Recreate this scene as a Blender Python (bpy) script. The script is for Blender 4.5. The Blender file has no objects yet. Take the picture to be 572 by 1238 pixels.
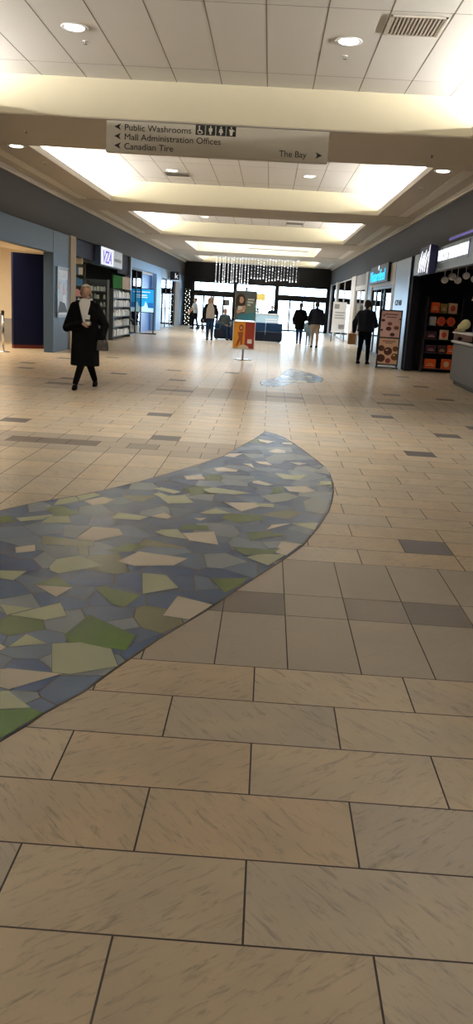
import bpy, math, random
from mathutils import Vector, Matrix, Euler

random.seed(7)
SC = bpy.context.scene
COL = SC.collection

# ------------------------------------------------------------------ camera
cam_data = bpy.data.cameras.new('camera')
cam = bpy.data.objects.new('camera', cam_data)
COL.objects.link(cam)
SC.camera = cam
F_PX, PITCH, ROLL, YAW, EYE = 992.75, 0.2478, 0.0589, -0.0253, 1.449
cy, sy, cp, sp = math.cos(YAW), math.sin(YAW), math.cos(PITCH), math.sin(PITCH)
fwd = Vector((sy * cp, cy * cp, -sp))
r0 = Vector((cy, -sy, 0))
u0 = r0.cross(fwd)
rgt = math.cos(ROLL) * r0 + math.sin(ROLL) * u0
upv = -math.sin(ROLL) * r0 + math.cos(ROLL) * u0
m = Matrix.Identity(4)
for i in range(3):
    m[i][0], m[i][1], m[i][2] = rgt[i], upv[i], -fwd[i]
m[0][3], m[1][3], m[2][3] = 0, 0, EYE
cam.matrix_world = m
cam_data.sensor_fit = 'VERTICAL'
cam_data.sensor_height = 24.0
cam_data.lens = 24.0 * F_PX / 1238.0
cam_data.clip_end = 400

# ------------------------------------------------------------------ exposure, world
SC.view_settings.view_transform = 'Standard'
SC.view_settings.look = 'None'
SC.view_settings.gamma = 1
SC.view_settings.use_curve_mapping = False
SC.view_settings.exposure = 0.03
SC.cycles.use_denoising = True
SC.cycles.max_bounces = 10
SC.cycles.transparent_max_bounces = 16
SC.cycles.sample_clamp_indirect = 6.0
W = bpy.data.worlds.new('overcast_sky')
SC.world = W
W.use_nodes = True
bg = W.node_tree.nodes['Background']
bg.inputs[0].default_value = (0.66, 0.84, 1.0, 1)
bg.inputs[1].default_value = 11.5


def area(name, loc, sx, sy_, watts, col=(1, 1, 1), rot=(0, 0, 0), spread=None):
    d = bpy.data.lights.new(name, 'AREA')
    d.shape = 'RECTANGLE'
    d.size, d.size_y = sx, sy_
    d.energy = watts
    d.color = col
    if spread: d.spread = spread
    o = bpy.data.objects.new(name, d)
    o.location = loc
    o.rotation_euler = rot
    COL.objects.link(o)
    return o


WARM = (1.0, 0.96, 0.89)
PI = math.pi
# fluorescent tubes in the ceiling coves, shining up behind the lips
for (ya, yb, w) in ((-5.5, 2.0, 1000), (4.7, 12.0, 780), (14.7, 21.9, 900), (24.45, 31.9, 820), (45.1, 51.4, 600)):
    for x, t in ((-4.8, 0.25), (3.14, -0.25)):
        area('cove_tube', (x, (ya + yb) / 2, 3.99), 0.12, yb - ya, w, WARM, (PI, t, 0))
# overcast daylight arriving through the entrance glazing
port = area('entrance_daylight', (-0.9, 52.35, 1.35), 8.4, 2.5, 100, (0.82, 0.92, 1), (-PI / 2, 0, 0))
port.data.cycles.is_portal = True
# shop ceiling lights
area('shop_light', (-8.2, 20.2, 2.6), 3.5, 3.5, 220, (1, 0.84, 0.62))
area('shop_light', (-7.5, 28.0, 2.55), 2.0, 5.0, 45, (0.85, 1, 0.95))
area('shop_light', (-7.6, 37.0, 2.8), 3.0, 7.0, 330, (0.92, 0.97, 1))
area('shop_light', (-7.6, 45.6, 2.8), 3.0, 6.0, 380, (0.92, 0.97, 1))
area('shop_light', (5.8, 18.5, 2.55), 2.0, 4.0, 12, (1, 0.9, 0.85))
area('shop_light', (5.8, 28.0, 2.8), 2.5, 4.5, 200, (0.95, 0.98, 1))
area('shop_light', (5.8, 42.0, 2.8), 2.5, 16.0, 520, (0.95, 0.98, 1))

LEAF=[(-1.737, 5.334), (-1.571, 5.61), (-1.35, 5.882), (-1.164, 6.164), (-0.957, 6.537), (-0.772, 6.921), (-0.561, 7.392), (-0.36, 7.89), (-0.197, 8.588), (-0.058, 9.147), (0.051, 9.726), (0.149, 9.571), (0.252, 9.332), (0.359, 8.932), (0.476, 8.38), (0.548, 8.03), (0.599, 7.743), (0.633, 7.394), (0.633, 6.936), (0.611, 6.597), (0.57, 6.234), (0.526, 5.93), (0.42, 5.439), (0.296, 4.971), (0.168, 4.644), (0.039, 4.354), (-0.067, 4.111), (-0.219, 3.741), (-0.404, 3.352), (-0.543, 3.004), (-0.612, 2.816), (-0.717, 2.625), (-0.748, 2.544), (-0.803, 2.432), (-0.867, 2.303), (-0.968, 2.256), (-1.106, 2.361), (-1.308, 2.682), (-1.555, 3.177), (-1.781, 3.89), (-1.907, 4.627), (-1.86, 5.048)]
PIECES=[('c',[(-1.26,5.756),(-1.152,5.912),(-1.056,5.858),(-1.09,5.718),(-1.17,5.645)]),('l',[(-1.432,5.573),(-1.443,5.749),(-1.347,5.867),(-1.284,5.754),(-1.368,5.628)]),('l',[(-1.344,5.884),(-1.241,6.028),(-1.177,5.96),(-1.28,5.755)]),('g',[(-1.471,5.489),(-1.371,5.565),(-1.204,5.419),(-1.258,5.313),(-1.358,5.31)]),('l',[(-1.579,5.172),(-1.363,5.331),(-1.403,5.187),(-1.527,5.102)]),('l',[(-1.392,5.105),(-1.379,5.282),(-1.261,5.306),(-1.205,5.138)]),('g',[(-1.684,5.169),(-1.654,5.231),(-1.549,5.086),(-1.637,5.022)]),('p',[(-1.24,5.081),(-1.06,5.097),(-1.102,4.812),(-1.175,4.816)]),('p',[(-1.291,4.606),(-1.048,4.642),(-1.006,4.479),(-1.12,4.382)]),('o',[(-1.301,4.81),(-0.975,4.759),(-0.955,4.663),(-1.263,4.631)]),('c',[(-1.098,4.792),(-1.053,5.087),(-0.879,5.079),(-0.829,4.944),(-0.98,4.767)]),('c',[(-1.391,4.54),(-1.297,4.613),(-1.26,4.496),(-1.355,4.432)]),('l',[(-1.11,4.23),(-1.107,4.368),(-1.0,4.464),(-0.825,4.317),(-1.036,4.133),(-1.089,4.172)]),('l',[(-1.345,4.117),(-1.207,4.133),(-1.231,3.978),(-1.306,3.995)]),('g',[(-1.116,3.936),(-1.031,4.087),(-0.915,3.941),(-1.082,3.937)]),('c',[(-1.102,3.931),(-0.913,3.933),(-0.958,3.783)]),('l',[(-1.19,3.634),(-1.024,3.611),(-1.118,3.508)]),('l',[(-1.102,3.511),(-0.919,3.709),(-0.849,3.547),(-0.932,3.48)]),('l',[(-0.968,3.308),(-0.855,3.223),(-1.003,3.163)]),('c',[(-1.046,3.186),(-1.009,3.158),(-1.025,3.121)]),('d',[(-0.75,3.58),(-0.499,3.372),(-0.516,3.211),(-0.775,3.26),(-0.803,3.334)]),('l',[(-0.834,3.226),(-0.724,3.26),(-0.578,3.214),(-0.52,3.051),(-0.693,2.948),(-0.764,2.957)]),('c',[(-0.97,2.951),(-0.939,2.962),(-0.723,2.949),(-0.884,2.787),(-0.922,2.802)]),('l',[(-0.911,2.769),(-0.88,2.774),(-0.766,2.661),(-0.868,2.634)]),('d',[(-0.866,2.628),(-0.766,2.661),(-0.713,2.629),(-0.805,2.438)]),('l',[(-0.6,4.233),(-0.467,4.219),(-0.381,4.034),(-0.549,3.907)]),('c',[(-0.767,4.401),(-0.679,4.619),(-0.382,4.546),(-0.447,4.399),(-0.657,4.346)]),('g',[(-0.802,3.949),(-0.76,3.983),(-0.556,3.886),(-0.609,3.706),(-0.675,3.739)]),('c',[(-0.411,3.634),(-0.371,3.911),(-0.188,3.821),(-0.283,3.607)]),('l',[(-0.802,6.11),(-0.764,6.179),(-0.685,6.087),(-0.559,6.138),(-0.469,5.906),(-0.655,5.841),(-0.741,6.029)]),('l',[(-0.829,6.302),(-0.764,6.358),(-0.6,6.242),(-0.65,6.169)]),('c',[(-0.641,6.839),(-0.502,6.954),(-0.445,6.763),(-0.601,6.714)]),('l',[(-0.982,5.341),(-0.952,5.486),(-0.733,5.428),(-0.783,5.326),(-0.947,5.316)]),('c',[(-0.727,5.43),(-0.648,5.567),(-0.576,5.469),(-0.602,5.406)]),('l',[(-0.645,5.055),(-0.611,5.122),(-0.51,5.161),(-0.426,4.945),(-0.561,4.978)]),('c',[(-0.471,5.07),(-0.269,5.16),(-0.223,4.864),(-0.408,4.921)]),('g',[(-0.871,4.597),(-0.75,4.784),(-0.646,4.73),(-0.735,4.59)]),('g',[(-0.5,5.143),(-0.472,5.296),(-0.322,5.292),(-0.302,5.172)]),('c',[(-0.362,7.912),(-0.307,8.067),(-0.171,8.126),(-0.255,7.882)]),('c',[(-0.161,7.569),(-0.079,7.597),(-0.047,7.405)]),('c',[(-0.409,7.261),(-0.344,7.325),(-0.191,7.267),(-0.202,7.169),(-0.378,7.141)]),('l',[(-0.449,6.382),(-0.349,6.476),(-0.052,6.355),(-0.186,6.274),(-0.378,6.277)]),('c',[(-0.249,5.991),(-0.007,6.045),(0.02,5.929),(-0.11,5.745)]),('l',[(-0.032,6.025),(0.125,6.039),(0.124,5.929),(0.02,5.929)]),('l',[(-0.405,5.62),(-0.298,5.788),(-0.178,5.668),(-0.351,5.61)]),('c',[(-0.05,7.734),(0.066,7.748),(0.123,7.583),(-0.001,7.623)]),('c',[(-0.055,6.816),(-0.006,6.865),(0.127,6.722),(0.07,6.669),(-0.046,6.739)]),('s',[(0.022,6.291),(0.231,6.455),(0.327,6.352),(0.231,6.175),(0.112,6.079)]),('c',[(-0.038,9.096),(0.155,8.999),(0.073,8.854),(-0.018,8.931)]),('c',[(0.219,8.967),(0.329,8.987),(0.342,8.875),(0.245,8.865)]),('c',[(0.075,8.332),(0.165,8.516),(0.264,8.451),(0.253,8.299),(0.134,8.275)]),('p',[(0.047,7.944),(0.134,8.174),(0.341,8.282),(0.368,7.936),(0.204,7.839),(0.076,7.756)]),('c',[(0.284,7.806),(0.459,7.797),(0.365,7.685)]),('l',[(0.137,7.185),(0.156,7.24),(0.297,7.173),(0.434,7.247),(0.355,7.002),(0.215,6.99)]),('c',[(0.21,6.682),(0.395,6.754),(0.47,6.577),(0.372,6.496),(0.254,6.513)]),('c',[(0.072,5.285),(0.108,5.422),(0.243,5.5)]),('l',[(0.243,5.5),(0.435,5.562),(0.399,5.366)]),('c',[(0.129,4.776),(0.166,5.03),(0.293,5.0),(0.194,4.733)]),('l',[(-0.048,4.645),(0.036,4.731),(0.194,4.753),(0.085,4.514)]),('g',[(-0.246,5.516),(-0.197,5.653),(0.025,5.66),(0.063,5.56),(-0.115,5.409)]),('g',[(-0.14,4.84),(0.084,4.837),(0.164,4.882),(0.114,4.748),(-0.056,4.681)]),('g',[(-0.226,4.213),(-0.014,4.271),(-0.074,4.116),(-0.136,4.007)]),('g',[(-0.055,5.192),(0.083,5.256),(0.202,5.194),(-0.032,5.011)]),('c',[(-0.432,5.468),(-0.342,5.491),(-0.381,5.407)]),('p',[(0.511,7.432),(0.622,7.73),(0.64,7.32),(0.501,7.39)]),('s',[(0.518,7.716),(0.584,7.759),(0.593,7.659)]),('l',[(0.531,6.998),(0.626,7.027),(0.624,6.89),(0.507,6.821)]),('p',[(0.356,6.202),(0.47,6.405),(0.565,6.26),(0.492,5.821),(0.362,5.886)]),('g',[(-0.557,6.405),(-0.458,6.497),(-0.401,6.271),(-0.517,6.122)]),('g',[(0.12,6.608),(0.21,6.699),(0.213,6.45),(0.093,6.385)])]
ACCENTS=[(1.09,5.08),(1.66,8.66),(0.81,8.36),(2.26,10.21),(-2.86,9.37),(-0.9,8.75),(-2.3,8.14),(-1.94,8.12),(-1.39,8.13),(2.54,13.34),(1.62,13.43),(1.67,11.9),(-3.69,13.54),(-3.98,13.5),(-4.98,17.25),(-4.69,16.07),(-0.92,8.74),(-0.37,13.29),(-0.87,18.01),(-2.07,17.52),(-1.66,15.42),(-2.05,13.45),(-1.3,10.73),(-0.35,13.3),(2.8,11.15),(3.13,14.87),(2.21,15.33),(3.13,17.19),(3.14,19.87),(0.89,13.39),(-3.83,20.38),(-1.8,13.75),(-3.47,14.66),(-4.66,19.24),(-2.79,16.1)]
# ------------------------------------------------------------------ materials
def mat(name, col, rough=0.6, metal=0.0, emit=None, estr=0.0, vary=0.06, scale=6.0, spec=0.22, bump=0.0):
    mt = bpy.data.materials.new(name)
    mt.use_nodes = True
    nt = mt.node_tree
    b = nt.nodes['Principled BSDF']
    b.inputs['Roughness'].default_value = rough
    b.inputs['Metallic'].default_value = metal
    b.inputs['Specular IOR Level'].default_value = spec
    tc = nt.nodes.new('ShaderNodeTexCoord')
    nz = nt.nodes.new('ShaderNodeTexNoise')
    nz.inputs['Scale'].default_value = scale
    nz.inputs['Detail'].default_value = 4
    nt.links.new(tc.outputs['Object'], nz.inputs['Vector'])
    mx = nt.nodes.new('ShaderNodeMix')
    mx.data_type = 'RGBA'
    mx.inputs[6].default_value = (*[max(0, c * (1 - vary)) for c in col], 1)
    mx.inputs[7].default_value = (*[min(1, c * (1 + vary)) for c in col], 1)
    nt.links.new(nz.outputs['Fac'], mx.inputs[0])
    nt.links.new(mx.outputs[2], b.inputs['Base Color'])
    if bump:
        bp = nt.nodes.new('ShaderNodeBump')
        bp.inputs['Strength'].default_value = bump
        bp.inputs['Distance'].default_value = 0.01
        nt.links.new(nz.outputs['Fac'], bp.inputs['Height'])
        nt.links.new(bp.outputs['Normal'], b.inputs['Normal'])
    if emit:
        b.inputs['Emission Color'].default_value = (*emit, 1)
        b.inputs['Emission Strength'].default_value = estr
    return mt


def glass(name, tint=(0.95, 0.98, 1.0)):
    mt = bpy.data.materials.new(name)
    mt.use_nodes = True
    nt = mt.node_tree
    nt.nodes.remove(nt.nodes['Principled BSDF'])
    out = nt.nodes['Material Output']
    tr = nt.nodes.new('ShaderNodeBsdfTransparent')
    tr.inputs[0].default_value = (*tint, 1)
    gl = nt.nodes.new('ShaderNodeBsdfGlossy')
    gl.inputs['Roughness'].default_value = 0.02
    fr = nt.nodes.new('ShaderNodeFresnel')
    fr.inputs[0].default_value = 1.5
    mx = nt.nodes.new('ShaderNodeMixShader')
    nt.links.new(fr.outputs[0], mx.inputs[0])
    nt.links.new(tr.outputs[0], mx.inputs[1])
    nt.links.new(gl.outputs[0], mx.inputs[2])
    nt.links.new(mx.outputs[0], out.inputs['Surface'])
    return mt


def tile_mat(name, rough, streak, amount, spec=0.75):
    """stone tile: per-tile colour from the 'tint' attribute, diagonal mineral streaks, slight gloss"""
    mt = bpy.data.materials.new(name)
    mt.use_nodes = True
    nt = mt.node_tree
    b = nt.nodes['Principled BSDF']
    b.inputs['Specular IOR Level'].default_value = spec
    at = nt.nodes.new('ShaderNodeAttribute')
    at.attribute_name = 'tint'
    tc = nt.nodes.new('ShaderNodeTexCoord')
    mp = nt.nodes.new('ShaderNodeMapping')
    mp.vector_type = 'TEXTURE'
    mp.inputs['Rotation'].default_value = (0, 0, math.radians(40))
    mp.inputs['Scale'].default_value = (.10, .020, 1.0)
    nz = nt.nodes.new('ShaderNodeTexNoise')
    nz.inputs['Scale'].default_value = 1.0
    nz.inputs['Detail'].default_value = 7
    nz.inputs['Roughness'].default_value = 0.68
    nz.inputs['Distortion'].default_value = 0.7
    off = nt.nodes.new('ShaderNodeVectorMath')
    off.operation = 'MULTIPLY_ADD'
    off.inputs[1].default_value = (31, 57, 13)
    nt.links.new(at.outputs['Color'], off.inputs[0])
    nt.links.new(tc.outputs['Object'], off.inputs[2])
    nt.links.new(off.outputs[0], mp.inputs['Vector'])
    mq = nt.nodes.new('ShaderNodeMapping')
    mq.vector_type = 'TEXTURE'
    mq.inputs['Rotation'].default_value = (0, 0, math.radians(-50))
    mq.inputs['Scale'].default_value = (.11, .019, 1.0)
    nt.links.new(off.outputs[0], mq.inputs['Vector'])
    sp_ = nt.nodes.new('ShaderNodeSeparateColor')
    nt.links.new(at.outputs['Color'], sp_.inputs[0])
    h1 = nt.nodes.new('ShaderNodeMath')
    h1.operation = 'MULTIPLY'
    h1.inputs[1].default_value = 61.0
    nt.links.new(sp_.outputs[0], h1.inputs[0])
    h2 = nt.nodes.new('ShaderNodeMath')
    h2.operation = 'FRACT'
    nt.links.new(h1.outputs[0], h2.inputs[0])
    h3 = nt.nodes.new('ShaderNodeMath')
    h3.operation = 'GREATER_THAN'
    h3.inputs[1].default_value = 0.5
    nt.links.new(h2.outputs[0], h3.inputs[0])
    mv = nt.nodes.new('ShaderNodeMix')
    mv.data_type = 'VECTOR'
    nt.links.new(h3.outputs[0], mv.inputs[0])
    nt.links.new(mp.outputs[0], mv.inputs[4])
    nt.links.new(mq.outputs[0], mv.inputs[5])
    nt.links.new(mv.outputs[1], nz.inputs['Vector'])
    cr = nt.nodes.new('ShaderNodeValToRGB')
    cr.color_ramp.elements[0].position = 0.30
    cr.color_ramp.elements[0].color = (0.30, 0.27, 0.25, 1)
    cr.color_ramp.elements[1].position = 0.47
    cr.color_ramp.elements[1].color = (1, 1, 1, 1)
    nt.links.new(nz.outputs['Fac'], cr.inputs[0])
    n2 = nt.nodes.new('ShaderNodeTexNoise')
    n2.inputs['Scale'].default_value = 3.5
    n2.inputs['Detail'].default_value = 5
    nt.links.new(off.outputs[0], n2.inputs['Vector'])
    c2 = nt.nodes.new('ShaderNodeValToRGB')
    c2.color_ramp.elements[0].position = 0.3
    c2.color_ramp.elements[0].color = (0.86, 0.86, 0.88, 1)
    c2.color_ramp.elements[1].position = 0.7
    c2.color_ramp.elements[1].color = (1.12, 1.08, 1.02, 1)
    nt.links.new(n2.outputs['Fac'], c2.inputs[0])
    m1 = nt.nodes.new('ShaderNodeMix')
    m1.data_type = 'RGBA'
    m1.blend_type = 'MULTIPLY'
    m1.inputs[0].default_value = streak
    nt.links.new(at.outputs['Color'], m1.inputs[6])
    nt.links.new(cr.outputs[0], m1.inputs[7])
    m2 = nt.nodes.new('ShaderNodeMix')
    m2.data_type = 'RGBA'
    m2.blend_type = 'MULTIPLY'
    m2.inputs[0].default_value = amount
    nt.links.new(m1.outputs[2], m2.inputs[6])
    nt.links.new(c2.outputs[0], m2.inputs[7])
    nt.links.new(m2.outputs[2], b.inputs['Base Color'])
    b.inputs['Roughness'].default_value = rough
    bp = nt.nodes.new('ShaderNodeBump')
    bp.inputs['Strength'].default_value = 0.12
    bp.inputs['Distance'].default_value = 0.004
    nt.links.new(nz.outputs['Fac'], bp.inputs['Height'])
    nt.links.new(bp.outputs['Normal'], b.inputs['Normal'])
    return mt


M = {}
def MT(key, *a, **k):
    M[key] = mat(key, *a, **k)
    return M[key]

MT('ceiling_white', (0.74, 0.72, 0.68), 0.9, vary=0.03, scale=40)
MT('grid_grey', (0.22, 0.20, 0.17), 0.6)
MT('beam_cream', (0.56, 0.51, 0.37), 0.85, vary=0.03)
MT('soffit_tan', (0.52, 0.475, 0.41), 0.85, vary=0.04)
MT('cornice', (0.74, 0.70, 0.62), 0.7)  # pale tone stands in for the light inside the soffit slots
MT('fascia_grey', (0.062, 0.060, 0.060), 0.7, vary=0.05, spec=.12)
MT('header_black', (0.012, 0.011, 0.011), 0.6, spec=.15)
MT('frame_black', (0.015, 0.016, 0.02), 0.4)
MT('steel_blue', (0.075, 0.12, 0.185), 0.45, metal=0.15, vary=0.08, scale=1.2)
MT('steel_pale', (0.27, 0.34, 0.42), 0.35, metal=0.4, vary=0.08, scale=1.2)
MT('navy', (0.007, 0.009, 0.036), 0.6, spec=.15)
MT('cream_wall', (0.80, 0.70, 0.55), 0.8)
MT('grey_wall', (0.36, 0.35, 0.34), 0.8)
MT('white_wall', (0.82, 0.84, 0.86), 0.8)
MT('beige_post', (0.46, 0.38, 0.27), 0.6)
MT('beige_frame', (0.62, 0.57, 0.49), 0.5)
MT('bright_blue', (0.015, 0.10, 0.36), 0.35)
MT('mid_blue', (0.16, 0.30, 0.52), 0.4)
MT('dark_room', (0.03, 0.028, 0.032), 0.8)
MT('black_wall', (0.008, 0.007, 0.011), 0.7, spec=.1)
MT('chrome', (0.62, 0.62, 0.62), 0.22, metal=1.0)
MT('black_metal', (0.02, 0.02, 0.022), 0.4)
MT('white_paint', (0.80, 0.80, 0.80), 0.5)
MT('red_trim', (0.14, 0.03, 0.02), 0.5)
MT('snow', (0.86, 0.90, 0.95), 0.9)
MT('grout', (0.075, 0.062, 0.048), 0.8)
MT('lamp_on', (1, 1, 1), 0.5, emit=(1, 0.97, 0.9), estr=6.0)
MT('lum_panel', (1, 1, 1), 0.5, emit=(0.93, 0.97, 1.0), estr=4.5)
M['glass'] = glass('glass')
M['dark_glass'] = glass('dark_glass', (0.75, 0.82, 0.84))
M['tan_tile'] = tile_mat('tan_tile', 0.29, 0.62, 0.75)
M['grey_tile'] = tile_mat('grey_tile', 0.36, 0.18, 0.35)
M['mosaic_tile'] = tile_mat('mosaic_tile', 0.24, 0.03, 0.3, 0.25)


# ------------------------------------------------------------------ mesh builder
class MB:
    def __init__(self):
        self.v, self.f, self.mi, self.tint = [], [], [], []
        self.cur = 0

    def face(self, idx, tint=None):
        self.f.append(idx)
        self.mi.append(self.cur)
        self.tint.append(tint)

    def poly(self, pts, tint=None):
        n = len(self.v)
        self.v += [tuple(p) for p in pts]
        self.face(list(range(n, n + len(pts))), tint)
        return self

    def box(self, x0, x1, y0, y1, z0, z1):
        n = len(self.v)
        self.v += [(x, y, z) for z in (z0, z1) for y in (y0, y1) for x in (x0, x1)]
        for q in ((0, 2, 3, 1), (4, 5, 7, 6), (0, 1, 5, 4), (2, 6, 7, 3), (0, 4, 6, 2), (1, 3, 7, 5)):
            self.face([n + i for i in q])
        return self

    def prism(self, pts, h, axis='z', base=0.0):
        """extrude a 2D outline: axis z -> (x,y) outline; y -> (x,z) outline; x -> (y,z) outline"""
        n = len(self.v)
        k = len(pts)
        area2 = sum(pts[i][0] * pts[(i + 1) % k][1] - pts[(i + 1) % k][0] * pts[i][1] for i in range(k))
        if area2 < 0: pts = pts[::-1]
        for d in (base, base + h):
            for a, b in pts:
                self.v.append((a, b, d) if axis == 'z' else ((a, d, b) if axis == 'y' else (d, a, b)))
        flip = (axis == 'y') != (h < 0)
        lo = list(range(n, n + k))
        hi = list(range(n + k, n + 2 * k))
        fs = [lo[::-1], hi] + [[lo[i], lo[(i + 1) % k], hi[(i + 1) % k], hi[i]] for i in range(k)]
        for q in fs: self.face(q[::-1] if flip else q)
        return self

    def rings(self, rs, cap=True):
        """rs: list of rings (lists of points, same length)"""
        n = len(self.v)
        k = len(rs[0])
        for r in rs: self.v += [tuple(p) for p in r]
        for j in range(len(rs) - 1):
            for i in range(k):
                a, b = n + j * k + i, n + j * k + (i + 1) % k
                self.face([a, b, b + k, a + k])
        if cap:
            self.face([n + i for i in range(k)][::-1])
            self.face([n + (len(rs) - 1) * k + i for i in range(k)])
        return self

    def loft(self, secs, n=20, pw=2.0):
        """secs: (cx,cy,z,rx,ry) horizontal ellipses from bottom to top"""
        rs = []
        for (cx, cy_, z, rx, ry) in secs:
            r = []
            for i in range(n):
                a = 2 * PI * i / n
                c, s = math.cos(a), math.sin(a)
                e = 2.0 / pw
                r.append((cx + rx * math.copysign(abs(c) ** e, c), cy_ + ry * math.copysign(abs(s) ** e, s), z))
            rs.append(r)
        return self.rings(rs)

    def cone(self, p0, p1, r0_, r1_, n=12):
        p0, p1 = Vector(p0), Vector(p1)
        d = (p1 - p0).normalized()
        a = d.orthogonal().normalized()
        b = d.cross(a)
        return self.rings([[p + r * (math.cos(2 * PI * i / n) * a + math.sin(2 * PI * i / n) * b) for i in range(n)] for p, r in ((p0, r0_), (p1, r1_))])

    def capsule(self, p0, p1, r0_, r1_, n=12, m=4):
        p0, p1 = Vector(p0), Vector(p1)
        d = (p1 - p0).normalized()
        a = d.orthogonal().normalized()
        b = d.cross(a)
        rs = []
        for k in range(m + 1):
            t = -PI / 2 * (1 - k / m) * 0.97
            rs.append((p0 + d * r0_ * math.sin(t), r0_ * math.cos(t)))
        for k in range(m + 1):
            t = PI / 2 * (k / m) * 0.97
            rs.append((p1 + d * r1_ * math.sin(t), r1_ * math.cos(t)))
        return self.rings([[c + r * (math.cos(2 * PI * i / n) * a + math.sin(2 * PI * i / n) * b) for i in range(n)] for c, r in rs])

    def chain(self, pts, rad, n=12):
        for i in range(len(pts) - 1):
            self.capsule(pts[i], pts[i + 1], rad[i], rad[i + 1], n)
        return self

    def ball(self, c, r, n=14, m=10):
        """ellipsoid; r scalar or triple"""
        if not hasattr(r, '__len__'): r = (r, r, r)
        secs = []
        for k in range(m + 1):
            t = -PI / 2 * 0.985 + PI * 0.985 * k / m
            secs.append((c[0], c[1], c[2] + r[2] * math.sin(t), r[0] * math.cos(t), r[1] * math.cos(t)))
        return self.loft(secs, n)

    def lathe(self, c, prof, n=20):
        return self.loft([(c[0], c[1], c[2] + z, r, r) for r, z in prof], n)

    def build(self, name, mats, parent=None, smooth=False, bevel=0.0, loc=None, rot=None):
        me = bpy.data.meshes.new(name)
        me.from_pydata(self.v, [], self.f)
        if not isinstance(mats, (list, tuple)): mats = [mats]
        for mm in mats: me.materials.append(M[mm] if isinstance(mm, str) else mm)
        for p, k in zip(me.polygons, self.mi):
            p.material_index = k
            p.use_smooth = smooth
        if any(t is not None for t in self.tint):
            at = me.color_attributes.new('tint', 'FLOAT_COLOR', 'CORNER')
            for p, t in zip(me.polygons, self.tint):
                t = t or (0.5, 0.5, 0.5)
                for li in p.loop_indices: at.data[li].color = (*t, 1)
        me.validate()
        me.update()
        o = bpy.data.objects.new(name, me)
        COL.objects.link(o)
        if parent: o.parent = parent
        if loc: o.location = loc
        if rot: o.rotation_euler = rot
        if bevel:
            bv = o.modifiers.new('bevel', 'BEVEL')
            bv.width = bevel
            bv.segments = 2
            bv.limit_method = 'ANGLE'
        return o


def tag(o, label=None, cat=None, group=None, kind=None):
    if label: o['label'] = label
    if cat: o['category'] = cat
    if group: o['group'] = group
    if kind: o['kind'] = kind
    return o


def thing(name, label, cat, loc=(0, 0, 0), rotz=0.0, group=None):
    o = bpy.data.objects.new(name, None)
    o.empty_display_size = 0.2
    COL.objects.link(o)
    o.location = loc
    o.rotation_euler = (0, 0, rotz)
    return tag(o, label, cat, group)


def struct(name, mb, mats, label, cat='wall', parent=None, **k):
    o = mb.build(name, mats, parent, **k)
    o['kind'] = 'structure'
    if not parent: tag(o, label, cat)
    return o


def dup(root, loc=None, label=None, group=None, rotz=None):
    r = root.copy()
    COL.objects.link(r)
    if loc is not None: r.location = loc
    if rotz is not None: r.rotation_euler = (0, 0, rotz)
    if label: r['label'] = label
    if group: r['group'] = group
    for ch in list(root.children):
        c = ch.copy()
        COL.objects.link(c)
        c.parent = r
        for g in list(ch.children):
            d = g.copy()
            COL.objects.link(d)
            d.parent = c
    return r


def text(name, s, size, mat_, parent, loc, rot=(PI / 2, 0, 0), depth=0.004, sx=1.0, align='LEFT', shear=0.0, spacing=1.0, bold=0.0):
    cu = bpy.data.curves.new(name, 'FONT')
    cu.body = s
    cu.size = size
    cu.extrude = depth
    cu.align_x = align
    cu.shear = shear
    cu.offset = bold
    cu.space_character = spacing
    t = bpy.data.objects.new('tmp', cu)
    COL.objects.link(t)
    dg = bpy.context.evaluated_depsgraph_get()
    me = bpy.data.meshes.new_from_object(t.evaluated_get(dg))
    bpy.data.objects.remove(t)
    me.name = name
    me.materials.clear()
    me.materials.append(M[mat_] if isinstance(mat_, str) else mat_)
    o = bpy.data.objects.new(name, me)
    COL.objects.link(o)
    o.parent = parent
    o.location = loc
    o.rotation_euler = rot
    o.scale = (sx, 1, 1)
    return o


def words(name, s, size, mat_, parent, loc, rot, depth, sx):
    """a line of lettering facing -Y, one object per word"""
    def width(o): return max(v.co.x for v in o.data.vertices) * sx
    ws = s.split()
    for i, w in enumerate(ws):
        o = text(name, w, size, mat_, parent, loc, rot, depth, sx)
        if i:
            t = text('tmp', ' '.join(ws[:i + 1]), size, mat_, parent, loc, rot, depth, sx)
            dx = width(t) - width(o)
            bpy.data.objects.remove(t)
            o.location = (loc[0] + dx, loc[1], loc[2])


FACE_CAM, FACE_R, FACE_L = (PI / 2, 0, 0), (PI / 2, 0, PI / 2), (PI / 2, 0, -PI / 2)   # facing -Y, +X, -X


def sheet(name, parent, shapes, mats, loc=(0, 0, 0), rotz=0.0, thick=0.004):
    """flat printed sheet facing -Y: shapes = (material index, [(x,z)...]) stacked in thin layers"""
    b = MB()
    for k, (mi, pts) in enumerate(shapes):
        b.cur = mi
        if k == 0:
            b.prism(pts, thick, 'y', 0.0)
        else:
            b.prism(pts, 0.0008 + 0.0008 * k, 'y', -0.0008 - 0.0008 * k)
    return b.build(name, mats, parent, loc=loc, rot=(0, 0, rotz))


def rect(x0, x1, z0, z1): return [(x0, z0), (x1, z0), (x1, z1), (x0, z1)]
def oval(cx, cz, rx, rz, n=18, a0=0.0, a1=2 * PI):
    full = abs(a1 - a0 - 2 * PI) < 1e-6
    return [(cx + rx * math.cos(a0 + (a1 - a0) * i / (n if full else n - 1)), cz + rz * math.sin(a0 + (a1 - a0) * i / (n if full else n - 1))) for i in range(n)]
# ------------------------------------------------------------------ floor
U, X0, Y0 = 0.305, 0.0331, 1.613            # half-tile module, joint origin
XL, XR, YN, YF = -12.0, 9.0, -7.0, 52.6
GAP = 0.0028
rnd = random.Random(3)
fb = MB()
fb.cur = 0
fb.box(XL, XR, YN, YF, -0.10, -0.0015)      # screed and grout bed


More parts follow.
